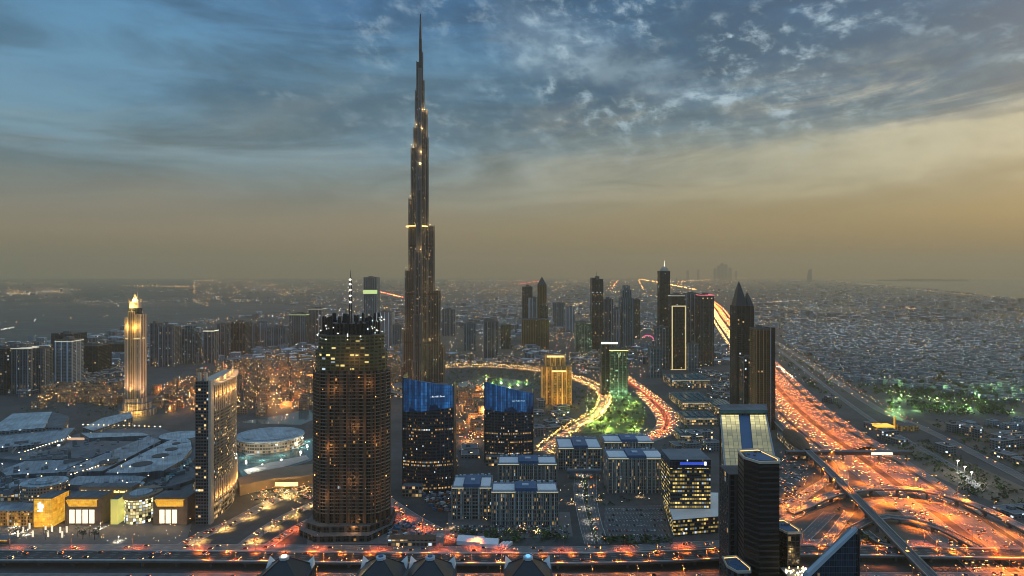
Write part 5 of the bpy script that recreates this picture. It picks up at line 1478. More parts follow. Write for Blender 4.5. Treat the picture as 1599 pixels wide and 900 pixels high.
# ------------------------------------------------------------------ black pyramid roofs at the foot of the photo
for i, px in enumerate((430, 587, 667, 826)):
    Y = 300.0; cx = AT(px, Y); H = ZT(917, Y)
    rt = thing('pyramid_roof_tower', ['black pyramid roofed tower with a gold lit tip, leftmost of four at the photo foot', 'black pyramid roofed tower with a pale tip ring, below the scaffolded tower', 'black pyramid roofed tower with white corners, third of four along the photo foot', 'black pyramid roofed tower with a blue tip ring, rightmost of four at the photo foot'][i], 'tower', (cx, Y + 12, 0), 'black pyramid roofed towers at the photo foot')
    b = MB(); b.box(cx - 12, cx + 12, Y, Y + 24, 0, H, 0, 1, bottom=False); b.build('facade', [M['f_black'], M['black']], rt)
    b = MB(); b.begin(); q = rect(cx, Y + 12, 22, 22); t2 = rect(cx, Y + 12, 3, 3)
    for k in range(4):
        j = (k + 1) % 4; b.face([(*q[k], H + .01), (*q[j], H + .01), (*t2[j], H + 8.0), (*t2[k], H + 8.0)], 0)
    b.build('pyramid_roof', M['black'], rt)
    b = MB(); b.cyl(cx, Y + 12, 2.4, H + 7.8, H + 9.0, 14, 0); b.build('tip_ring', M['roofpale'], rt)
    b = MB(); b.cyl(cx, Y + 12, 1.2, H + 9.003, H + 9.6, 10, 0); b.build('tip_light', [M['bulb_gold'], M['roofblue'], M['roofblue'], emit('blue_tip', (.2, .6, 1), .8)][i], rt)
    for sx, sy in ((-1, -1), (1, -1), (1, 1), (-1, 1)):
        b = MB(); b.begin(); x, y = cx + sx * 11.5, Y + 12 + sy * 11.5
        q = [(x, y, H + .01), (x - sx * 5, y, H + .01), (x, y - sy * 5, H + .01)]; ap = (x - sx * .4, y - sy * .4, H + 4.6)
        b.face(q, 0)
        for k in range(3): b.face([q[k], q[(k + 1) % 3], ap], 0)
        b.build('corner_fin', M['white'], rt)
    for k in range(4):
        j = (k + 1) % 4; b = MB(); q = rect(cx, Y + 12, 22.2, 22.2); b.beam((*q[k], H + .2), (*t2[k], H + 8.1), .35); b.build('roof_rib', M['darkmetal'], rt)

# ------------------------------------------------------------------ footbridge and station
rt = thing('footbridge', 'long level footbridge tube across the orange highway with one lit window strip', 'footbridge', (480, 925, 0))
b = MB(); b.box(396, 574, 922, 928, 8, 13, 0); b.build('tube', M['darkmetal'], rt)
b = MB(); b.box(396, 574, 921.6, 928.4, 13.004, 13.7, 0); b.build('roof', M['roofgrey'], rt)
b = MB(); b.box(AT(1361, 922), AT(1394, 922), 921.4, 921.96, 8.8, 12.2, 0); b.build('lit_window', M['strip_pale'], rt)
for x in (400, 432, 478, 530, 570):
    b = MB(); b.box(x - 1, x + 1, 923, 927, 0, 7.99, 0); b.build('pier', M['concrete_dark'], rt)
rt = thing('metro_station', 'rounded metro station shell where the viaduct meets the footbridge', 'station', (428, 945, 0))
b = MB(); b.begin()
for i in range(12):
    y0, y1 = 930 + i * 10, 940 + i * 10
    for j in range(8):
        a0, a1 = PI * j / 8, PI * (j + 1) / 8
        s0 = math.sin(PI * (.12 + .76 * i / 12)); s1 = math.sin(PI * (.12 + .76 * (i + 1) / 12)); sl_ = 0.17
        def pt(a, yy, s): return (428 + (yy - 925) * sl_ + 15 * s * math.cos(a), yy, 11 + 12 * s * math.sin(a))
        b.face([pt(a0, y0, s0), pt(a0, y1, s1), pt(a1, y1, s1), pt(a1, y0, s0)], 0)
b.build('shell_roof', M['rust'], rt)
b = MB(); b.prism([(416, 932), (440, 932), (458, 1048), (434, 1048)], 0, 10.99, 0, 1); b.build('base', [M['f_podium'], M['concrete_dark']], rt)

# ------------------------------------------------------------------ small structures
rt = thing('petrol_canopy', 'bright yellow lit canopy beyond the orange highway', 'canopy', (*P(1378, 672), 0))
x, y = P(1378, 672)
b = MB(); b.box(x - 15, x + 15, y - 10, y + 10, 7, 9.5, 0); b.build('roof', M['sign_gold'], rt)
for sx in (-1, 1):
    for sy in (-1, 1):
        b = MB(); b.box(x + sx * 12 - .5, x + sx * 12 + .5, y + sy * 8 - .5, y + sy * 8 + .5, 0, 6.99, 0); b.build('post', M['white'], rt)
b = MB(); b.box(x + 19, x + 21.5, y - 2, y - .8, 0, 24, 0); b.build('totem', M['sign_gold_wall'], rt)
x0 = x + 30
rt = thing('low_hall', 'dark flat hall with an amber front beside the yellow canopy', 'hall', (x0 + 10, y, 0))
b = MB(); b.box(x0 - 2, x0 + 28, y - 8, y + 18, 0, 9, 0, 1, bottom=False); b.build('facade', [M['f_gold'], M['roofdark']], rt)

for i, (px, py, w, rot) in enumerate(((735, 852, 26, -.12), (765, 856, 17, -.12))):
    x, y = P(px, py); y += 6
    rt = thing('event_tent', ['large white marquee tent by the flyover', 'smaller white marquee tent just right of the large one'][i], 'tent', (x, y, 0))
    b = MB(); b.prism(rect(x, y, w, 13, rot), 0, 4, 0, 0, top=False); b.build('side_wall', M['tent'], rt)
    b = MB(); b.begin(); q = rect(x, y, w + .6, 13.6, rot); c, s = math.cos(rot), math.sin(rot)
    r0 = (x - (w / 2) * c, y - (w / 2) * s, 7.5); r1 = (x + (w / 2) * c, y + (w / 2) * s, 7.5); Q = [(*p, 4.0) for p in q]
    b.face([Q[0], Q[1], r1, r0], 0); b.face([Q[2], Q[3], r0, r1], 0); b.face([Q[1], Q[2], r1], 0); b.face([Q[3], Q[0], r0], 0); b.build('roof', M['tent'], rt)
for i in range(3):
    x, y = P(784 + i * 5.5, 856); b = MB(); b.obox(x, y + 4, 2.4, 11, 0, 3.1, -.5); tag(b.build('site_cabin', M['tent'], base=(x, y + 4, 0)), 'white site cabin in a row right of the marquee tents', 'cabin', 'white cabins by the marquees')
rt = thing('site_office', 'low brown site building under the flyover edge, left of the marquees', 'building', (*P(650, 856), 0))
x, y = P(650, 854); b = MB(); b.box(x - 28, x + 20, y, y + 12, 0, 7, 0, 1, bottom=False); b.build('facade', [M['f_podium'], M['rust']], rt)
b = MB(); b.box(x + 20.05, x + 27, y - 1, y + 8, 0, 10, 0, 0, bottom=False); b.build('stair_block', M['concrete'], rt)

# small street overbridge
x, y = P(917, 748)
rt = thing('link_bridge', 'short grey bridge block joining the offices over the twin street', 'bridge', (x, y, 0))
b = MB(); b.box(AT(886, y), AT(940, y), y, y + 9, 7, 11, 0); b.build('deck', M['roofgrey'], rt)
for px in (888, 914, 938):
    b = MB(); b.box(AT(px, y) - .8, AT(px, y) + .8, y + 3, y + 5, 0, 6.99, 0); b.build('pier', M['concrete'], rt)

# floodlit ground beyond the highway
rt = thing('sports_ground', 'strip of ground under dazzling white floodlights beyond the highway', 'sports ground', (*P(1510, 750), 0))
b = MB(); pts = [P(1492, 737), P(1500, 735), P(1532, 758), P(1524, 765)]; b.prism(pts, 0, .5, 0, 0); b.build('pitch', M['concrete'], rt)
fl = bpy.data.lights.new('flood', 'POINT'); fl.energy = 9000; fl.color = (1, .93, .75); fl.shadow_soft_size = 1
for a, c in ((1498, 738), (1509, 748), (1520, 757)):
    x, y = P(a, c); lamp(x, y, 14, 0, None, rt, data=fl)
    b = MB(); b.cyl(x, y + 3, .3, .5, 15, 6, 0); b.build('mast', M['metal'], rt)
    b = MB(); b.box(x - 1.2, x + 1.2, y + 1.8, y + 2.4, 14.6, 16, 0); b.build('floodlight', M['bulb_white'], rt)

#@@REST@@
def in_poly(x, y, poly):
    c = False; n = len(poly); j = n - 1
    for i in range(n):
        xi, yi = poly[i]; xj, yj = poly[j]
        if (yi > y) != (yj > y) and x < (xj - xi) * (y - yi) / (yj - yi) + xi: c = not c
        j = i
    return c

def in_view(x, y, m=25, z=0):
    if y < 250: return False
    px = CXP + x * FPX / y; py = HYP + (CAM_H - z) * FPX / y
    return -m < px < 1599 + m and py < 900 + m

# ------------------------------------------------------------------ low-rise quarters
def lowrise_variants(name, mat, roof, n, wr, dr, hr, old=False):
    out = []
    for i in range(n):
        b = MB(); w, d, h = R.uniform(*wr), R.uniform(*dr), R.uniform(*hr)
        b.box(-w / 2, w / 2, -d / 2, d / 2, 0, h, 0, 1, bottom=False)
        # second volume, stair head, parapet
        a = R.uniform(.3, .55); s = R.choice((-1, 1))
        b.box(s * w * .5 - (w * a if s > 0 else -.001), s * w * .5 + (w * a if s < 0 else -.001), -d * .5 - R.uniform(2, 5), -d * .5 - .004, 0, h * R.uniform(.5, .85), 0, 1, bottom=False)
        x = R.uniform(-.3, .2) * w; y = R.uniform(-.3, .2) * d
        b.box(x, x + w * .26, y, y + d * .24, h + .004, h + R.uniform(2, 3.4), 0, 1)
        if old and R.random() < .6: b.box(-x, -x + 4, y, y + 4, h + .004, h + R.uniform(4, 8), 0, 1)
        t = .4
        for (x0, x1, y0, y1) in ((-w / 2, w / 2, -d / 2, -d / 2 + t), (-w / 2, w / 2, d / 2 - t, d / 2), (-w / 2, -w / 2 + t, -d / 2 + t + .01, d / 2 - t - .01), (w / 2 - t, w / 2, -d / 2 + t + .01, d / 2 - t - .01)):
            b.box(x0, x1, y0, y1, h + .003, h + 1.0, 2)
        o = b.build(name, [M[mat], M[roof], M['parapet'] if not old else M['tan']])
        out.append(o)
    return out

def scatter_buildings(name, protos, spots, label, cat, group, limit=300):
    """nearest ones as things, the farther rest handed back"""
    spots = sorted(spots, key=lambda s: s[1])
    first = set()
    for i, (x, y, rot, lab) in enumerate(spots[:limit]):
        k = R.randrange(len(protos)); p = protos[k]
        o = p if k not in first else p.copy()
        if k in first: COL.objects.link(o)
        first.add(k)
        o.location = (x, y, 0); o.rotation_euler = (0, 0, rot)
        tag(o, lab or label, cat, group)
    for k, p in enumerate(protos):
        if k not in first: bpy.data.objects.remove(p)
    return spots[limit:]

def grid_spots(poly, pitch, rot, jit=.18, drop=.12, hard=()):
    xs = [p[0] for p in poly]; ys = [p[1] for p in poly]
    cx, cy2 = sum(xs) / len(xs), sum(ys) / len(ys); r = max(max(xs) - min(xs), max(ys) - min(ys))
    n = int(r / pitch[0]) + 2; m = int(r / pitch[1]) + 2; c, s = math.cos(rot), math.sin(rot); out = []
    for i in range(-n, n):
        for j in range(-m, m):
            u = i * pitch[0] + (i // 5) * pitch[0] * .5; v = j * pitch[1] + (j // 2) * pitch[1] * .55
            u += R.uniform(-jit, jit) * pitch[0]; v += R.uniform(-jit, jit) * pitch[1]
            x, y = cx + u * c - v * s, cy2 + u * s + v * c
            if in_poly(x, y, poly) and R.random() > drop and in_view(x, y, 12) and not any(in_poly(x, y, h) for h in hard): out.append((x, y, rot + R.choice((0, PI / 2, PI, -PI / 2)), None))
    return out

_lines = [(p.x, p.y, w) for nm, w in (('blvd', 17), ('red_a', 13), ('red_b', 12), ('wasl', 16), ('wasl_b', 12)) for p in ROADS[nm]] + [(p.x, p.y, 75) for p in szr]
def clear_of_roads(x, y, m=10): return all((x - a) ** 2 + (y - c) ** 2 > (w + m) ** 2 for a, c, w in _lines)

old_poly = [P(*p) for p in ((372, 650), (240, 648), (246, 612), (300, 590), (380, 566), (480, 552), (625, 548), (628, 600), (600, 640), (490, 640), (430, 648))]
old_poly2 = [P(*p) for p in ((706, 615), (757, 612), (757, 700), (712, 690))]
old_poly3 = [P(*p) for p in ((60, 640), (195, 636), (195, 600), (60, 612))]
keep_hotel = [(-430, 640), (-300, 640), (-300, 860), (-430, 860)]
spire_ring = [(AT(657, 1450) + x, 1450 + y) for x, y in ell(0, 0, 90, 80, 16)]
lit_ring = [(AT(214, 1198) + x, 1205 + y) for x, y in ell(0, 0, 55, 50, 16)]
pr = lowrise_variants('courtyard_house', 'f_old', 'tan', 9, (16, 26), (14, 22), (9, 22), True)
spots = [s for s in grid_spots(old_poly, (30, 27), .35, hard=(spire_ring, keep_hotel, lit_ring)) + grid_spots(old_poly2, (27, 25), .2) + grid_spots(old_poly3, (30, 28), -.1, hard=(lit_ring,)) if clear_of_roads(s[0], s[1], 8)]
spots = [(x, y, r, ('tan courtyard house in the warm lit quarter behind the curved hotel' if x < -250 and y > 1100 and x > -560 else 'tan courtyard house near the foot of the lit hotel spire' if x <= -560 else 'tan courtyard house among warm lamps between the two blue crowned towers' if x > -130 and y < 1400 else 'tan courtyard house in the lit quarter around the tallest spire')) for x, y, r, _ in spots]
print('old town', len(spots))
rest_old = scatter_buildings('courtyard_house', pr, spots, None, 'house', 'tan houses of the warm lit old quarter', 290)

villa_poly = [P(*p) for p in ((1228, 560), (1225, 505), (1599 + 20, 505), (1640, 640), (1450, 612), (1395, 605), (1330, 600))]
villa_poly2 = [P(*p) for p in ((1470, 660), (1640, 650), (1640, 690), (1560, 690))]
pr = lowrise_variants('villa', 'f_villa', 'villaroof', 8, (13, 22), (12, 18), (7, 11))
vs = [s for s in grid_spots(villa_poly, (31, 29), .26, drop=.2) + grid_spots(villa_poly2, (31, 29), .26, drop=.3) if clear_of_roads(s[0], s[1], 8)]
vs = [(x, y, r, 'pale flat roofed villa in the dense quarter beyond the orange highway' if y > 1400 else 'pale flat roofed villa near the dark coast road at the right') for x, y, r, _ in vs]
print('villas', len(vs))
rest_v = scatter_buildings('villa', pr, vs, None, 'villa', 'flat roofed villas beyond the highway', 296)

pr = lowrise_variants('low_building', 'f_city', 'roofgrey', 8, (12, 30), (12, 26), (5, 16))
ls = []
for pl_, pit, ro, hd in (((( 712, 690), (752, 690), (752, 708), (716, 722)), (22, 22), .1, ()), (((836, 600), (850, 640), (845, 690), (836, 690)), (24, 22), .2, ()), (((700, 560), (840, 562), (840, 572), (700, 570)), (34, 30), .2, (spire_ring,)),
                         (((895, 545), (985, 545), (985, 585), (905, 590)), (32, 28), .25, ()), (((1085, 585), (1148, 580), (1148, 628), (1115, 640)), (30, 28), .26, ()), (((1050, 600), (1085, 585), (1115, 600), (1060, 612)), (30, 28), .26, ()),
                         (((1060, 655), (1118, 690), (1118, 716), (1050, 700)), (24, 22), .2, ()), (((872, 640), (905, 668), (880, 690), (840, 706), (836, 690)), (24, 20), .5, ()), (((0, 625), (190, 605), (190, 570), (0, 610)), (34, 30), .1, (lit_ring,)), (((1330, 655), (1380, 690), (1440, 700), (1400, 660)), (26, 24), .26, ()), (((1405, 690), (1470, 700), (1500, 730), (1450, 725)), (27, 24), .26, ()), (((1480, 670), (1610, 690), (1610, 735), (1560, 715)), (30, 27), .26, ()), (((1540, 780), (1610, 800), (1610, 830), (1570, 812)), (24, 22), .26, ()), (((1240, 600), (1275, 612), (1330, 650), (1290, 640)), (26, 24), .26, ())):
    ls += [t_ for t_ in grid_spots([P(*p) for p in pl_], pit, ro, drop=.2, hard=hd) if clear_of_roads(t_[0], t_[1], 6)]
ls = [(x, y, r, 'grey low building beside the orange highway' if x > 420 and y < 1700 else 'grey low building between the park and the highway towers' if x > 300 else 'grey low building near the golden boulevard' if x > -200 else 'grey low building behind the shopping mall') for x, y, r, _ in ls]
rest_l = scatter_buildings('low_building', pr, ls, None, 'building', 'grey low buildings', 280)
far = MB()
def far_block(x, y, w, d, h, rot, m=0): far.prism(rect(x, y, w, d, rot), 0, h, m, R.choice((2, 6, 3, 6, 3, 2, 7)), u0=R.uniform(0, 900))
for x, y, r, _ in rest_old: far_block(x, y, R.uniform(14, 26), R.uniform(12, 20), R.uniform(9, 20), r, 1)
for x, y, r, _ in rest_v:
    far_block(x, y, R.uniform(12, 21), R.uniform(11, 18), R.uniform(6, 11), r, 4)
sea_edge = [P(1640, 472), P(1599, 467.5), P(1520, 459), P(1450, 452), P(1390, 446), P(1330, 440.5), P(1292, 437.2)]
sea_poly = sea_edge + [(13500, 26400), (24400, 26400), (24400, 6000)]
flat_poly = [P(-300, 545), P(60, 535), P(200, 515), P(330, 500), P(470, 486), P(480, 477), P(330, 472), P(100, 472), P(-300, 470)]
desert_poly = [P(640, 520), P(720, 512), P(800, 545), P(850, 560), P(800, 568), P(700, 566), P(640, 545)]
n = 0
for _ in range(22000):
    py = 439.0 + (R.random() ** 1.25) * 130.0
    px = R.uniform(-10, 1610)
    x, y = P(px, py)
    if px > 1215 and py > 503: continue
    if in_poly(x, y, sea_poly) or in_poly(x, y, flat_poly) or in_poly(x, y, desert_poly) or in_poly(x, y, old_poly): continue
    if px < 480 and py < 475 and R.random() < .75: continue
    nz_ = mnoise.noise(Vector((x / 420.0, y / 700.0, 3.0))) + .6 * mnoise.noise(Vector((x / 1500.0, y / 2600.0, 9.0)))
    if R.random() > .62 + nz_ * 1.3: continue
    if abs(x - (524 + .268 * (y - 989))) < 120: continue
    if y < 1900 and (px < 240 or 690 < px < 1115) and R.random() < .6: continue
    dense = 1.0 if px > 600 else .45
    if R.random() > dense: continue
    big = R.random()
    k = 1 + y / 9000.0
    w = R.uniform(12, 30) * k
    h = R.uniform(6, 13) if big < .75 else R.uniform(12, 34)
    far_block(x, y, w, w * R.uniform(.6, 1.3), h, .26 + R.choice((0, 0, .6)), R.choice((0, 4, 4, 5)))
    n += 1
print('far blocks', n)
tag(far.build('distant_city', [M['f_city'], M['f_old'], M['roofgrey'], M['roofpale'], M['f_villa'], M['f_slate'], M['villaroof'], M['roofwhite']]), 'low rise city blocks spreading to the hazy horizon', 'city', kind='stuff')

# lights of the far city, each a lamp globe
lt = MB()
def globe(x, y, z, s, m):
    lt.begin()
    t, bt = (x, y, z + s), (x, y, z - s); q = [(x + s, y, z), (x, y + s, z), (x - s, y, z), (x, y - s, z)]
    for i in range(4):
        j = (i + 1) % 4; lt.face([q[i], q[j], t], m); lt.face([q[j], q[i], bt], m)
for _ in range(9000):
    py = 438.0 + (R.random() ** 1.35) * 140.0; px = R.uniform(-10, 1610); x, y = P(px, py)
    if in_poly(x, y, sea_poly) or (in_poly(x, y, flat_poly) and R.random() < .90): continue
    if px < 300 and py < 475: continue
    if px > 1215 and R.random() < .45: continue
    if R.random() > .55 + 1.2 * mnoise.noise(Vector((x / 600.0, y / 1100.0, 5.0))): continue
    globe(x, y, R.uniform(9, 14), y * R.uniform(.00016, .00048), R.choice((0, 0, 1, 1, 1, 2, 2, 3) if px < 1215 else (1, 2, 3, 3, 3, 2)))
for _ in range(1500):
    px, py = R.uniform(1220, 1605), 478 + 130 * R.random(); x, y = P(px, py)
    globe(x, y, R.uniform(4, 10), y * R.uniform(.00010, .00032), R.choice((1, 1, 2, 2, 3, 3, 3, 0, 5)))
for k_ in range(-6, 40):
    for j_ in range(130):
        u_, v_ = k_ * 62 + 760, 1450 + j_ * 28; x, y = u_ + .268 * (v_ - 1450), v_ - .268 * (u_ - 760)
        if in_view(x, y, 0) and x > 600 + .268 * (y - 989) + 40 and not in_poly(x, y, sea_poly) and R.random() < .42 and (k_ % 3 == 0 or R.random() < .3): globe(x, y, 8, y * R.uniform(.00014, .00026), R.choice((0, 1, 1, 2, 3)))
def light_row(pts, n, m, s=.00032, jit=1.0, z=12):
    for i in range(n):
        t = i / max(n - 1, 1) * (len(pts) - 1); a = min(int(t), len(pts) - 2); f = t - a
        px = pts[a][0] + (pts[a + 1][0] - pts[a][0]) * f + R.uniform(-jit, jit); py = pts[a][1] + (pts[a + 1][1] - pts[a][1]) * f + R.uniform(-.2, .2) * jit
        x, y = P(px, py, z); globe(x, y, z, y * s * R.uniform(.6, 1.3), R.choice(m))
light_row([(0, 460), (30, 458), (80, 457), (104, 454)], 60, (1, 1, 2), .00042, 14)
light_row([(0, 452), (60, 456), (104, 450)], 50, (0, 1, 2), .0003, 22)
light_row([(60, 466), (200, 476), (420, 470)], 70, (0, 1, 2), .00024, 26)
light_row([(0, 443), (60, 441), (104, 444)], 30, (0, 1), .0003, 12)
light_row([(100, 452), (125, 470), (160, 472), (200, 472), (240, 470), (300, 470), (322, 477)], 46, (1, 2), .00028, 1.6)
light_row([(190, 446), (300, 448)], 30, (1, 0), .0004, 3)
light_row([(0, 515), (22, 511)], 12, (2,), .0004, 2)
light_row([(590, 455), (632, 465)], 44, (4, 0), .0005, .6)
light_row([(1000, 436), (1040, 443), (1085, 452)], 130, (0, 0, 1), .0005, 2.5)
light_row([(1055, 440), (1110, 437), (1160, 434)], 70, (0, 1), .0004, 5)
light_row([(810, 444), (845, 439)], 24, (4,), .0004, 1); light_row([(880, 482), (920, 470)], 26, (0, 1), .0004, 2); light_row([(955, 450), (966, 438)], 16, (0, 4), .0005, .6)
light_row([(998, 438), (1004, 450)], 12, (0,), .0005, .5)
light_row([(640, 456), (800, 452)], 40, (0, 1), .0003, 8)
light_row([(1200, 472), (1240, 470)], 30, (1, 2), .0004, 5); light_row([(1380, 480), (1435, 482)], 40, (0, 1), .0004, 3); light_row([(1320, 488), (1355, 500)], 26, (0, 1), .0004, 8)
light_row([(1290, 437), (1400, 449), (1500, 459), (1599, 468)], 70, (0, 1, 2), .0003, 3)
light_row([(1420, 590), (1500, 586), (1599, 595)], 26, (1, 2), .0003, 8)
light_row([(1385, 610), (1460, 625), (1599, 622)], 60, (5, 5, 2, 1), .0004, 14)
light_row([(1240, 545), (1340, 610), (1430, 660)], 60, (2, 1, 4), .0003, 5)
light_row([(1215, 572), (1240, 590)], 26, (1, 2), .0006, 3)
# lanes of the old quarter, boulevard bulbs
for _ in range(1700):
    px, py = R.uniform(60, 630), R.uniform(546, 652); x, y = P(px, py)
    if (in_poly(x, y, old_poly) or in_poly(x, y, old_poly3)) and not in_poly(x, y, spire_ring) and not in_poly(x, y, lit_ring): globe(x, y, R.uniform(3, 20), R.uniform(.3, .85), R.choice((0, 0, 0, 1, 1, 1, 2, 4)))
for _ in range(160):
    x, y = P(R.uniform(706, 760), R.uniform(600, 700)); globe(x, y, R.uniform(3, 12), R.uniform(.25, .6), R.choice((0, 1, 1, 4)))
for _ in range(320):
    x, y = P(R.uniform(820, 1010), R.uniform(500, 600)); globe(x, y, R.uniform(3, 12), R.uniform(.25, .8), R.choice((0, 1, 1, 2, 4)))
for o in (-13.5, -11.5, 11.5, 13.5):
    for p, a in along(offset(ROADS['blvd'], o), 8, R.uniform(0, 6)): globe(p.x + R.uniform(-1, 1), p.y + R.uniform(-1, 1), R.uniform(3, 9), R.uniform(.35, .8), R.choice((1, 1, 1, 0)))
for _ in range(90):
    x, y = P(R.uniform(915, 1008), R.uniform(613, 676)); globe(x, y, R.uniform(.8, 7), R.uniform(.2, .55), R.choice((5, 5, 1, 2)))
for _ in range(260):     # around the offices and the forecourt
    px, py = R.choice(((R.uniform(700, 900), R.uniform(775, 836)), (R.uniform(870, 1036), R.uniform(700, 790)), (R.uniform(0, 300), R.uniform(812, 850)), (R.uniform(380, 490), R.uniform(755, 790)), (R.uniform(1215, 1262), R.uniform(705, 790))))
    x, y = P(px, py); globe(x, y, R.uniform(2.5, 6), R.uniform(.14, .34), R.choice((1, 1, 2, 0)))
tag(lt.build('city_lights', [M['bulb_sodium'], M['bulb_gold'], M['bulb_white'], M['bulb_cool'], M['bulb_red'], M['bulb_green']]), 'countless small lamps of the city at dusk', 'lights', kind='stuff')

# ------------------------------------------------------------------ street lamps
def lamp_mesh(h, arm, both, bulb):
    b = MB(); b.cyl(0, 0, .16, 0, h, 6, 0, r1=.09)
    for s in ((-1, 1) if both else (1,)):
        b.beam((0, 0, h - .2), (s * arm, 0, h + .5), .14, 0)
        b.box(s * arm - .75, s * arm + .75, -.22, .22, h + .42, h + .62, 0); b.box(s * arm - .65, s * arm + .65, -.18, .18, h + .30, h + .415, 1)
    o = b.build('street_lamp', [M['metal'], M[bulb]])
    me = o.data; bpy.data.objects.remove(o); return me
LM_D = lamp_mesh(14, 2.4, True, 'bulb_sodium'); LM_H = lamp_mesh(24, 2.8, True, 'bulb_sodium'); LM_S = lamp_mesh(15, 2.2, False, 'bulb_sodium'); LM_G = lamp_mesh(9, 1.2, False, 'bulb_gold')
def light_data(name, power, col, r=.5):
    d = bpy.data.lights.new(name, 'SPOT'); d.energy = power; d.color = col; d.shadow_soft_size = r; d.spot_size = rad(SPOT_A); d.spot_blend = .75; return d
SOD = light_data('sodium_light', LAMP_SOD * 2.5, (1.0, .235, .014)); SOD_BIG = light_data('sodium_light', LAMP_SOD * 8.5, (1.0, .185, .009)); SOD_BIG.spot_size = rad(142); GOLD = light_data('gold_light', LAMP_SOD * 1.7, (1.0, .52, .13)); RED = light_data('red_light', LAMP_SOD * 1.7, (1.0, .13, .015))
LWHITE = light_data('white_light', LAMP_SOD * .35, (1.0, .9, .7))
NL = [0]
def street_lamp(x, y, z, rot, me, dat, label, group, h=14):
    nm = 'lane_lamp' if 'lane' in group else 'park_lamp' if 'park' in group else 'pavement_lamp' if 'pavement' in group else 'street_lamp'
    o = bpy.data.objects.new(nm, me); COL.objects.link(o)
    o.location = (x, y, z); o.rotation_euler = (0, 0, rot)
    tag(o, label, 'street lamp', group)
    if dat is not None:
        l = bpy.data.objects.new('lamp_light', dat); COL.objects.link(l); l.parent = o; l.location = (0, 0, h - .8); NL[0] += 1
def lamps_on(road, off, spacing, me, dat, label, group, h=14, ymax=2600, start=10, every=1, rotoff=0.0, z=0):
    i = 0
    for p, a in along(offset(ROADS[road], off) if isinstance(road, str) else offset(road, off), spacing, start):
        if not in_view(p.x, p.y, 40) or p.y > ymax or p.y < 480: continue
        street_lamp(p.x, p.y, p.z + z, a + PI / 2 + rotoff, me, dat if i % every == 0 else None, label, group, h); i += 1
G1 = 'street lamps of the orange highway'
lamps_on(szr, 0, 62, LM_H, SOD_BIG, 'tall twin arm lamp in the middle of the orange highway', G1, 24, ymax=2500)
lamps_on(szr, -42, 74, LM_D, SOD, 'twin arm lamp on the near verge of the orange highway', G1, ymax=2100)
lamps_on(szr, 42, 74, LM_D, SOD, 'twin arm lamp on the far verge of the orange highway', G1, ymax=2100)
for i, p in enumerate(along(szr, 270, 2700)):
    q = p[0]
    if q.y < 6500: street_lamp(q.x, q.y, 0, p[1] + PI / 2, LM_H, SOD_BIG, 'lamp far along the glowing highway near the horizon', G1)
EDGE = light_data('added_edge_light', LAMP_SOD * 1.0, (1.0, .20, .015)); EDGE.spot_size = rad(112)  # lamps added to draw bright lines along the flyover edges
LM_E = lamp_mesh(7, .9, False, 'bulb_sodium')
lamps_on('fly', 9.4, 27, LM_E, EDGE, 'short lamp added to brighten the near parapet of the long flyover', 'street lamps of the flyover', 7, start=R.uniform(360, 361))
lamps_on('fly', -9.4, 27, LM_E, EDGE, 'short lamp added to brighten the far parapet of the long flyover', 'street lamps of the flyover', 7, rotoff=PI, start=345)
lamps_on('low', 2, 40, LM_D, SOD, 'lamp on the road below the flyover', 'street lamps of the flyover', start=430)
lamps_on('back', 7.5, 60, LM_S, RED, 'lamp on the road just behind the flyover', 'street lamps of the flyover', 12)
G2 = 'street lamps of the interchange'
for rd, sp in (('ring_a', 34), ('ring_b', 34), ('ring_c', 34), ('ring_e', 40), ('ramp_a', 44)):
    lamps_on(rd, 6.2 if rd != 'ramp_a' else 4.9, sp, LM_S, SOD, {'ring_a': 'lamp on the inner curve of the interchange loop', 'ring_b': 'lamp on the outer curve of the interchange loop', 'ring_c': 'lamp on the short arc by the brown sand island', 'ring_e': 'lamp on the slip road under the metro viaduct', 'ramp_a': 'lamp on the curved ramp over the orange highway'}[rd], G2, 15)
G3 = 'street lamps of the lit boulevards'
lamps_on('blvd', 11.5, 46, LM_G, GOLD, 'golden lamp on the outer side of the curving boulevard', G3, 9)
lamps_on('blvd', -11.5, 46, LM_G, GOLD, 'golden lamp on the inner side of the curving boulevard', G3, 9, start=20)
lamps_on('red_a', 10.5, 30, LM_S, RED, 'lamp on the red lit loop right of the park', G3, 12)
lamps_on('red_b', -8.5, 32, LM_S, RED, 'lamp on the inner red lit loop right of the park', G3, 12)
lamps_on('diag_a', 9, 34, LM_G, GOLD, 'golden lamp on the diagonal road right of the curved hotel', G3, 9)
lamps_on('diag_b', 7.5, 34, LM_G, GOLD, 'golden lamp on the diagonal road left of the scaffolded tower', G3, 9)
lamps_on('diag_c', 6, 30, LM_S, RED, 'lamp on the red lit lane at the foot of the scaffolded tower', G3, 12)
lamps_on('right_a', 9.5, 36, LM_S, RED, 'lamp on the road curving past the marquee tents', G3, 12)
lamps_on('street_l', -6, 40, LM_G, LWHITE, 'pale lamp on the twin street between the offices', G3, 9)
lamps_on('wasl', 9, 260, LM_G, None, 'small lamp on the dark coast road', G3, 9)
print('lights', NL[0])
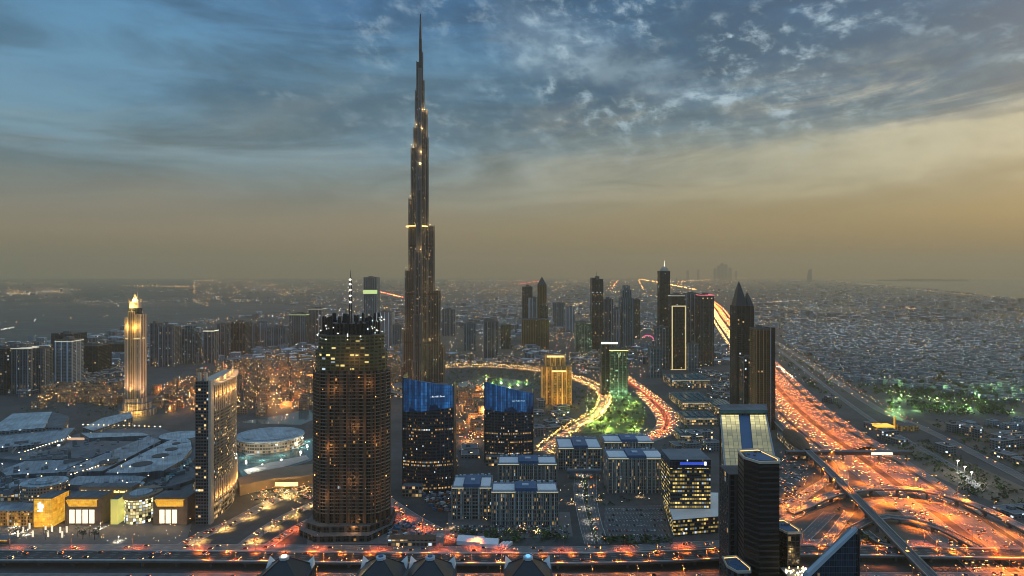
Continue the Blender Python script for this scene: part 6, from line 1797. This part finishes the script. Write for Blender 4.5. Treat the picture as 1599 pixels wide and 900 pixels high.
# lights in the lanes of the old quarter and the park
WARM = light_data('lane_light', LAMP_SOD * 1.3, (1, .42, .12)); GRN = light_data('park_light', LAMP_SOD * 1.1, (.85, 1.0, .22)); GRN2 = light_data('garden_light', LAMP_SOD * .8, (.55, 1.0, .34))
PAVE = light_data('pavement_light', LAMP_SOD * .3, (1, .62, .28))
for d_ in (WARM, GRN, GRN2): d_.type = 'POINT'
LM_P = lamp_mesh(5, .5, False, 'bulb_gold'); LM_PK = lamp_mesh(5, .5, False, 'bulb_green')
c_ = 0
while c_ < 46:
    x, y = P(R.uniform(240, 628), R.uniform(552, 645))
    if in_poly(x, y, old_poly) and not in_poly(x, y, spire_ring): street_lamp(x, y, 0, R.uniform(0, 6), LM_P, WARM, 'warm lane lamp among the tan courtyard houses', 'lane lamps of the old quarter', 9); c_ += 1
for _ in range(9):
    x, y = P(R.uniform(708, 757), R.uniform(615, 690)); street_lamp(x, y, 0, 0, LM_P, WARM, 'warm lane lamp between the two blue crowned towers', 'lane lamps of the old quarter', 9)
for _ in range(16):
    x, y = P(R.uniform(922, 1004), R.uniform(618, 674)); street_lamp(x, y, 0, 0, LM_PK, GRN, 'green glowing lamp in the park by the red loop', 'park lamps', 6)
for _ in range(34):
    x, y = P(R.uniform(1386, 1605), R.uniform(600, 645)); street_lamp(x, y, 0, 0, LM_PK, GRN2, 'green glowing lamp in the gardens beyond the highway', 'park lamps', 6)
for _ in range(8):
    x, y = P(R.uniform(745, 835), R.uniform(586, 606)); street_lamp(x, y, 0, 0, LM_PK, GRN, 'greenish lamp on the lake shore behind the shorter blue tower', 'park lamps', 6)
for _ in range(14):
    px, py = R.choice(((R.uniform(705, 880), R.uniform(822, 834)), (R.uniform(880, 1035), R.uniform(768, 788)), (R.uniform(20, 290), R.uniform(820, 846))))
    x, y = P(px, py); street_lamp(x, y, 0, 0, LM_P, PAVE if px > 300 else LWHITE, 'pavement lamp before the offices' if px > 300 else 'pavement lamp on the mall forecourt', 'pavement lamps', 6)

# ------------------------------------------------------------------ trees
def tree_meshes(h, r, n, leafm, kind='broad'):
    tb = MB(); tb.cyl(0, 0, h * .035, 0, h * .55, 6, 0, r1=h * .018)
    for k in range(5):
        a = 2 * PI * k / 5 + R.uniform(-.3, .3); tb.beam((0, 0, h * R.uniform(.3, .5)), (math.cos(a) * r * .6, math.sin(a) * r * .6, h * R.uniform(.6, .8)), h * .016)
    cb = MB()
    if kind == 'palm':
        tb = MB(); tb.cyl(0, 0, .28, 0, h * .86, 6, 0, r1=.2)
        for k in range(13):
            a = 2 * PI * k / 13; up = R.uniform(.1, .9); prev = Vector((0, 0, h * .86))
            for s in range(1, 5):
                t = s / 4; q = Vector((math.cos(a) * r * t, math.sin(a) * r * t, h * .86 + up * r * .55 * math.sin(t * 2.4) - t * t * r * .5))
                w = .55 * (1 - t * .7); nrm = Vector((-math.sin(a), math.cos(a), 0)) * w
                cb.begin(); cb.face([prev - nrm, prev + nrm, q + nrm, q - nrm], 0); prev = q
    else:
        cl = [(R.gauss(0, .45) * r, R.gauss(0, .45) * r, h * R.uniform(.5, .9), R.uniform(.3, .5) * r) for _ in range(9)]
        for _ in range(n):
            c = R.choice(cl); v = Vector((R.gauss(0, 1), R.gauss(0, 1), R.gauss(0, 1))).normalized() * c[3] * R.uniform(.7, 1.05)
            p = Vector(c[:3]) + v; a = Vector((R.gauss(0, 1), R.gauss(0, 1), R.gauss(0, .6))).normalized(); u = a.cross(Vector((R.random(), R.random(), R.random()))).normalized()
            s = R.uniform(.25, .55); cb.begin(); cb.face([p - a * s, p + u * s * .7, p + a * s, p - u * s * .7], 0)
    t = tb.build('trunk', M['trunk']); c = cb.build('crown', M[leafm]); a, b_ = t.data, c.data
    bpy.data.objects.remove(t); bpy.data.objects.remove(c); return a, b_
TM = [tree_meshes(9, 3.8, 260, 'leaf'), tree_meshes(11, 4.6, 300, 'leaf2'), tree_meshes(7, 3.2, 220, 'leaf'), tree_meshes(10, 3.4, 0, 'leaf', 'palm')]
def tree(x, y, k, label, cat, group, s=1.0):
    o = bpy.data.objects.new('palm_tree' if k == 3 else 'tree', None); COL.objects.link(o)
    o.location = (x, y, 0); o.rotation_euler = (0, 0, R.uniform(0, 6.3)); o.scale = (s,) * 3
    tag(o, label, cat, group)
    for nm, me in zip(('trunk', 'crown'), TM[k]):
        c = bpy.data.objects.new(nm, me); COL.objects.link(c); c.parent = o
for _ in range(90):
    x, y = P(R.uniform(916, 1008), R.uniform(614, 676))
    if clear_of_roads(x, y, -2): tree(x, y, R.choice((0, 1, 2)), 'leafy tree in the green lit park by the red loop', 'tree', 'trees of the green lit park', R.uniform(.8, 1.3))
for o in (-14, 14):
    for p, a in along(offset(ROADS['blvd'], o), 15): tree(p.x, p.y, R.choice((2, 3, 0)), 'tree lining the golden curving boulevard', 'tree', 'trees along the boulevard', R.uniform(.8, 1.1))
for _ in range(90):
    x, y = P(R.uniform(1386, 1610), R.uniform(602, 645)); tree(x, y, R.choice((0, 1, 1)), 'tree in the green lit gardens beyond the highway', 'tree', 'trees of the gardens beyond the highway', R.uniform(1.0, 1.7))
for _ in range(24):
    x, y = P(R.uniform(735, 845), R.uniform(584, 612)); tree(x, y, R.choice((0, 2)), 'tree on the lake shore behind the shorter blue tower', 'tree', 'trees on the lake shore', R.uniform(.9, 1.4))
for nm in ('street_l', 'street_r'):
    for p, a in along(offset(ROADS[nm], -8 if nm == 'street_l' else 8), 22, 12):
        if abs(p.y - 842) > 14: tree(p.x, p.y, 3 if R.random() < .5 else 2, 'street tree beside the twin street between the offices', 'tree', 'trees of the twin street', .8)
for p, a in along(offset(ROADS['diag_b'], 10), 16, 5): tree(p.x, p.y, R.choice((2, 3)), 'tree on the verge of the diagonal road', 'tree', 'trees of the diagonal road', .8)
for px in range(705, 890, 9):
    x, y = P(px + R.uniform(-2, 2), 834 + R.uniform(-1.5, 1.5)); tree(x, y, R.choice((2, 3)), 'small tree on the strip before the front office block', 'tree', 'trees before the offices', .7)
for px, py in ((130, 842), (140, 838), (148, 843), (122, 838), (155, 838), (30, 838), (72, 843), (232, 762), (240, 758), (248, 764), (236, 766)): 
    x, y = P(px, py); tree(x, y, R.choice((1, 3)), 'dark tree on the mall forecourt' if py > 800 else 'tree behind the glazed mall drum', 'tree', 'trees by the mall', 1.0)

# scattered greenery nobody could count
gb = MB()
def bush(x, y, s, m):
    for _ in range(9):
        c = Vector((x + R.gauss(0, .5) * s, y + R.gauss(0, .5) * s, s * R.uniform(.25, 1.1))); a = Vector((R.gauss(0, 1), R.gauss(0, 1), R.gauss(0, .6))).normalized(); u = a.cross(Vector((R.random(), R.random(), R.random()))).normalized(); t = s * R.uniform(.3, .55)
        gb.begin(); gb.face([c - a * t, c + u * t * .7, c + a * t, c - u * t * .7], m)
for _ in range(3600):
    x, y = P(R.uniform(1215, 1605), 485 + 165 * R.random() ** 1.3)
    if mnoise.noise(Vector((x / 160.0, y / 160.0, 1.0))) < -.12: continue
    if clear_of_roads(x, y, 2): bush(x, y, R.uniform(3, 6.5), R.choice((0, 1, 1)))
for pl_, n_ in ((((1215, 600), (1230, 690), (1262, 704), (1225, 640)), 60), (((700, 570), (850, 575), (925, 620), (900, 650), (840, 690), (836, 600), (760, 610), (700, 612)), 420), (((0, 640), (230, 605), (240, 650), (130, 650)), 120), (((890, 690), (1040, 690), (1040, 790), (895, 790)), 90), (((700, 825), (890, 836), (890, 846), (770, 848)), 90), (((945, 838), (1050, 842), (1050, 850), (945, 852)), 50), (((1300, 790), (1340, 830), (1440, 860), (1350, 860)), 50), (((1050, 590), (1150, 590), (1120, 700), (1050, 700)), 160), (((1380, 690), (1450, 690), (1620, 780), (1620, 820), (1500, 770)), 260), (((1440, 655), (1640, 670), (1640, 760), (1520, 705)), 220)):
    pl2 = [P(*p) for p in pl_]; xs = [p[0] for p in pl2]; ys = [p[1] for p in pl2]; k_ = 0
    for _ in range(n_ * 6):
        x, y = R.uniform(min(xs), max(xs)), R.uniform(min(ys), max(ys))
        if in_poly(x, y, pl2) and clear_of_roads(x, y, -3): bush(x, y, R.uniform(1.8, 4.2), R.choice((0, 1))); k_ += 1
        if k_ >= n_: break
tag(gb.build('shrubbery', [M['leaf'], M['leaf2']]), 'scattered shrubs and small trees among the lots', 'shrubs', kind='stuff')
# containers and cabins of the building yard
CT = []
for nm_, c_ in (('blue', (.06, .14, .24)), ('grey', (.25, .27, .29)), ('white', (.55, .56, .56)), ('rust', (.2, .08, .04))):
    b = MB(); b.box(-3, 3, -1.25, 1.25, 0, 2.6, 0)
    for q_ in range(12): b.box(-2.9 + q_ * .5, -2.7 + q_ * .5, -1.31, -1.253, .15, 2.45, 0)
    b.box(-3.06, -3.003, -1.1, 1.1, .1, 2.5, 1); o = b.build('container', [plain('container_' + nm_, c_, .5, .2, .5), M['darkmetal']]); CT.append((nm_, o.data)); bpy.data.objects.remove(o)
yard = [P(*p) for p in ((603, 798), (690, 846), (625, 849), (606, 840))]; yard2 = [P(*p) for p in ((655, 768), (706, 770), (712, 800), (680, 800))]
for yd, n_, where in ((yard, 64, 'in the yard right of the scaffolded tower'), (yard2, 44, 'in the yard below the taller blue crowned tower')):
    xs = [p[0] for p in yd]; ys = [p[1] for p in yd]; k_ = 0; put = []
    for _ in range(2000):
        x, y = R.uniform(min(xs), max(xs)), R.uniform(min(ys), max(ys))
        if not in_poly(x, y, yd) or any((x - a) ** 2 + (y - c) ** 2 < 42 for a, c in put): continue
        nm_, me = R.choice(CT); o = bpy.data.objects.new('container', me); COL.objects.link(o); o.location = (x, y, .05); o.rotation_euler = (0, 0, -.45 + R.choice((0, PI / 2)))
        tag(o, nm_ + ' steel container ' + where, 'container', nm_ + ' containers ' + where); put.append((x, y)); k_ += 1
        if k_ >= n_: break
# banners on the forecourt
for i, (px, py) in enumerate(((27, 842), (35, 836), (50, 842), (70, 835), (74, 842), (80, 834), (93, 836), (96, 843), (103, 835), (45, 830))):
    x, y = P(px, py); rt = thing('banner_pole', 'lit white banner pole on the mall forecourt', 'banner', (x, y, 0), 'lit banner poles on the forecourt')
    b = MB(); b.cyl(x, y, .15, 0, 9, 6, 0); b.build('pole', M['metal'], rt)
    b = MB(); b.box(x + .2, x + 2.0, y - .08, y + .08, 2.2, 8.6, 0); b.build('banner', M['banner'], rt)
rt = thing('canopy', 'small gold lit canopy at the left photo edge', 'canopy', (*P(4, 850), 0))
x, y = P(4, 850); b = MB(); b.box(x - 14, x + 9, y - 5, y + 6, 5.5, 6.6, 0); b.build('roof', M['roofgrey'], rt)
b = MB(); b.box(x - 14, x + 9, y - 5.6, y - 5.05, 5.2, 6.4, 0); b.build('lit_fascia', M['sign_gold_wall'], rt)
for s in (-12, 7):
    b = MB(); b.box(x + s, x + s + .6, y, y + .6, 0, 5.49, 0); b.build('post', M['white'], rt)

# ------------------------------------------------------------------ cars
CP = [plain('car_paint_%s' % n_, c, .3, .1, 1, .2) for n_, c in (('white', (.7, .7, .7)), ('silver', (.4, .41, .42)), ('black', (.02, .02, .022)), ('red', (.3, .03, .02)), ('blue', (.04, .08, .2)))]
M['carglass'] = plain('car_glass', (.015, .018, .02), .1, .1, 1)
def car_geo(b, lights, k=1.0, tr=None):
    """low body with wheel arches raised on sills, cabin, lamps; tr maps local to world"""
    T_ = tr or (lambda p: p)
    def hull(x0, x1, z0, z1, in0, in1, iw, m, mt):
        b.begin(); w = .9
        lo = [(x0, -w, z0), (x1, -w, z0), (x1, w, z0), (x0, w, z0)]; hi = [(x0 + in0, -w + iw, z1), (x1 - in1, -w + iw, z1), (x1 - in1, w - iw, z1), (x0 + in0, w - iw, z1)]
        lo = [T_(p) for p in lo]; hi = [T_(p) for p in hi]
        for i in range(4):
            j = (i + 1) % 4; b.face([lo[i], lo[j], hi[j], hi[i]], m)
        b.face(hi, mt)
    hull(-2.25, 2.25, .32, .95, .08, .14, .06, 0, 0); hull(-1.75, 1.05, .951, 1.48, .55, .75, .22, 1, 0)
    for x in (-1.4, 1.4):
        for s in (-.93, .93):
            b.begin(); q = [T_((x + .34 * math.cos(t), s, .34 + .34 * math.sin(t))) for t in [2 * PI * i / 8 for i in range(8)]]
            b.face(q if s < 0 else q[::-1], 2)
    if lights:
        for s in (-1, 1):
            for (x, w, m, zz) in ((2.26, .30 * k, 3, .70), (-2.27, .27 * k, 4, .82)):
                b.begin(); y0 = s * .62; e = .05 if x > 0 else -.05
                b.face([T_((x, y0 - w, zz - .13 * k)), T_((x, y0 + w, zz - .13 * k)), T_((x - e * 3, y0 + w, zz + .13 * k)), T_((x - e * 3, y0 - w, zz + .13 * k))], m)
car_protos = []
for i, p in enumerate(CP):
    for lit in (True, False):
        b = MB(); car_geo(b, lit, 1.25); o = b.build('car', [p, M['carglass'], M['black'], M['head'], M['tail']]); car_protos.append((o.data, lit, i)); bpy.data.objects.remove(o)
cars = []
def traffic(road, lanes, sign, spacing, label, group='cars on the roads', y0=0, y1=6000):
    path = ROADS[road] if isinstance(road, str) else road
    for o in lanes:
        for p, a in along(offset(path, o), spacing, R.uniform(0, spacing)):
            q = R.uniform(-.42, .42) * spacing
            x, y = p.x + math.cos(a) * q, p.y + math.sin(a) * q
            if R.random() < .25 or not in_view(x, y, 5) or y > y1 or y < y0: continue
            cars.append((x, y, p.z, a if sign > 0 else a + PI, True, label, group))
traffic('main_out', (-12.6, -9, -5.4, -1.8, 1.8, 5.4, 9, 12.6), 1, 25, 'car showing red tail lights on the far carriageway of the orange highway')
traffic('main_in', (-12.6, -9, -5.4, -1.8, 1.8, 5.4, 9, 12.6), -1, 25, 'car showing headlights on the near carriageway of the orange highway')
traffic('serv_l', (-3.6, 0, 3.6), -1, 24, 'car on the service road beside the orange highway'); traffic('serv_r', (-3.6, 0, 3.6), 1, 30, 'car on the far service road of the orange highway')
traffic('fly', (-7, -3.4), -1, 40, 'car driving left along the long flyover'); traffic('fly', (3.4, 7), 1, 40, 'car driving right along the long flyover')
traffic('low', (-12, -8.4, -4.8), -1, 30, 'car with headlights in the queue below the flyover'); traffic('low', (4.8, 8.4, 12), 1, 30, 'car with red lights in the queue below the flyover')
traffic('back', (-3, 0, 3), 1, 45, 'car on the road just behind the flyover')
traffic('diag_a', (-5, -1.6), 1, 24, 'car climbing the diagonal road right of the curved hotel'); traffic('diag_a', (1.6, 5), -1, 24, 'car coming down the diagonal road right of the curved hotel')
traffic('diag_b', (-3.4, 0, 3.4), -1, 14, 'car on the diagonal road left of the scaffolded tower'); traffic('diag_c', (-2, 1.6), 1, 10, 'car in the red lit lane at the foot of the scaffolded tower')
traffic('right_a', (-5, -1.6), 1, 28, 'car heading for the marquee tents'); traffic('right_a', (1.6, 5), -1, 28, 'car on the road past the marquee tents')
traffic('blvd', (-6, -2.4), 1, 15, 'car on the golden curving boulevard'); traffic('blvd', (2.4, 6), -1, 15, 'car on the golden curving boulevard')
traffic('red_a', (-7, -3.5, 0, 3.5, 7), 1, 22, 'car on the red lit loop right of the park'); traffic('red_b', (-5, -1.5, 2, 5), 1, 14, 'car on the inner red lit loop')
for rd in ('ring_a', 'ring_b', 'ring_e'): traffic(rd, (-2, 1.8), 1 if rd != 'ring_b' else -1, 26, 'car on a curving slip road of the interchange')
traffic('ramp_a', (-2, 1.8), 1, 30, 'car on the curved ramp over the orange highway'); traffic('street_l', (-2, 2), 1, 60, 'car in the twin street between the offices'); traffic('street_r', (-2, 2), -1, 60, 'car in the twin street between the offices')
traffic('wasl', (-4, 4), 1, 90, 'car on the dark coast road')
for r_ in range(6):       # parked cars
    for c_ in range(17):
        px0 = 952 + c_ * 5.4; py = 797 + r_ * 8.4 ** .98
        x, y = P(px0 + (r_ % 2), py)
        if R.random() < .8 and in_poly(x, y, [P(*p) for p in ((948, 793), (1034, 791), (1044, 836), (1015, 843), (967, 843), (948, 830))]): cars.append((x, y, .04, PI / 2 + R.choice((0, PI)) + .05, False, 'parked car in the open car park before the white podium', 'parked cars'))
for r_ in range(3):
    for c_ in range(48):
        px = 712 + c_ * 3.7; x, y = P(px, 823 + r_ * 4.2)
        if R.random() < .8: cars.append((x, y, .05, PI / 2 + R.choice((0, PI)), False, 'parked car in the rows before the front office block', 'parked cars'))
for _ in range(110):
    px, py = R.uniform(1217, 1262), R.uniform(712, 786); x, y = P(px, py)
    if clear_of_roads(x, y, -30): cars.append((x, y, .03, .3 + R.choice((0, PI / 2)), R.random() < .15, 'parked car on the rough lot beside the metro viaduct', 'parked cars'))
for _ in range(110):
    px, py = R.uniform(400, 488), R.uniform(762, 782); x, y = P(px, py); cars.append((x, y, .03, R.choice((.5, 2.1)), R.random() < .3, 'parked car before the tan arcade', 'parked cars'))
cars = [c for c in cars if in_view(c[0], c[1], 2)]
cars.sort(key=lambda c: c[1])
print('cars', len(cars))
stuffb = {}
for i, (x, y, z, a, lit, lab, grp) in enumerate(cars):
    if i < 298:
        me = R.choice([m_ for m_ in car_protos if m_[1] == lit])[0]
        o = bpy.data.objects.new('car' if lit else 'parked_car', me); COL.objects.link(o); o.location = (x, y, z + .05); o.rotation_euler = (0, 0, a); tag(o, lab, 'car', grp)
    else:
        k = R.randrange(3); b = stuffb.setdefault(k, MB()); c, s = math.cos(a), math.sin(a); g_ = 1.0
        car_geo(b, lit, 1.0 + y / 2200, lambda p: (x + p[0] * c - p[1] * s, y + p[0] * s + p[1] * c, z + .05 + p[2]))
for k, b in stuffb.items():
    tag(b.build('traffic', [CP[k], M['carglass'], M['black'], M['head'], M['tail']]), 'dense farther traffic with glowing lamps', 'traffic', kind='stuff')

# ------------------------------------------------------------------ haze
hz = MB(); hz.box(-24900, 24900, -400, 27200, -1, 870)
me_h = bpy.data.materials.new('haze'); me_h.use_nodes = True; g = NG(me_h.node_tree); g.N.clear()
vo = g.new('ShaderNodeVolumePrincipled'); vo.inputs['Color'].default_value = HAZE_COL; vo.inputs['Density'].default_value = HAZE_D; vo.inputs['Anisotropy'].default_value = .2
out = g.new('ShaderNodeOutputMaterial'); g.L.new(vo.outputs[0], out.inputs['Volume'])
me_h.cycles.homogeneous_volume = True if hasattr(me_h.cycles, 'homogeneous_volume') else True
tag(hz.build('haze', me_h), kind='stuff')
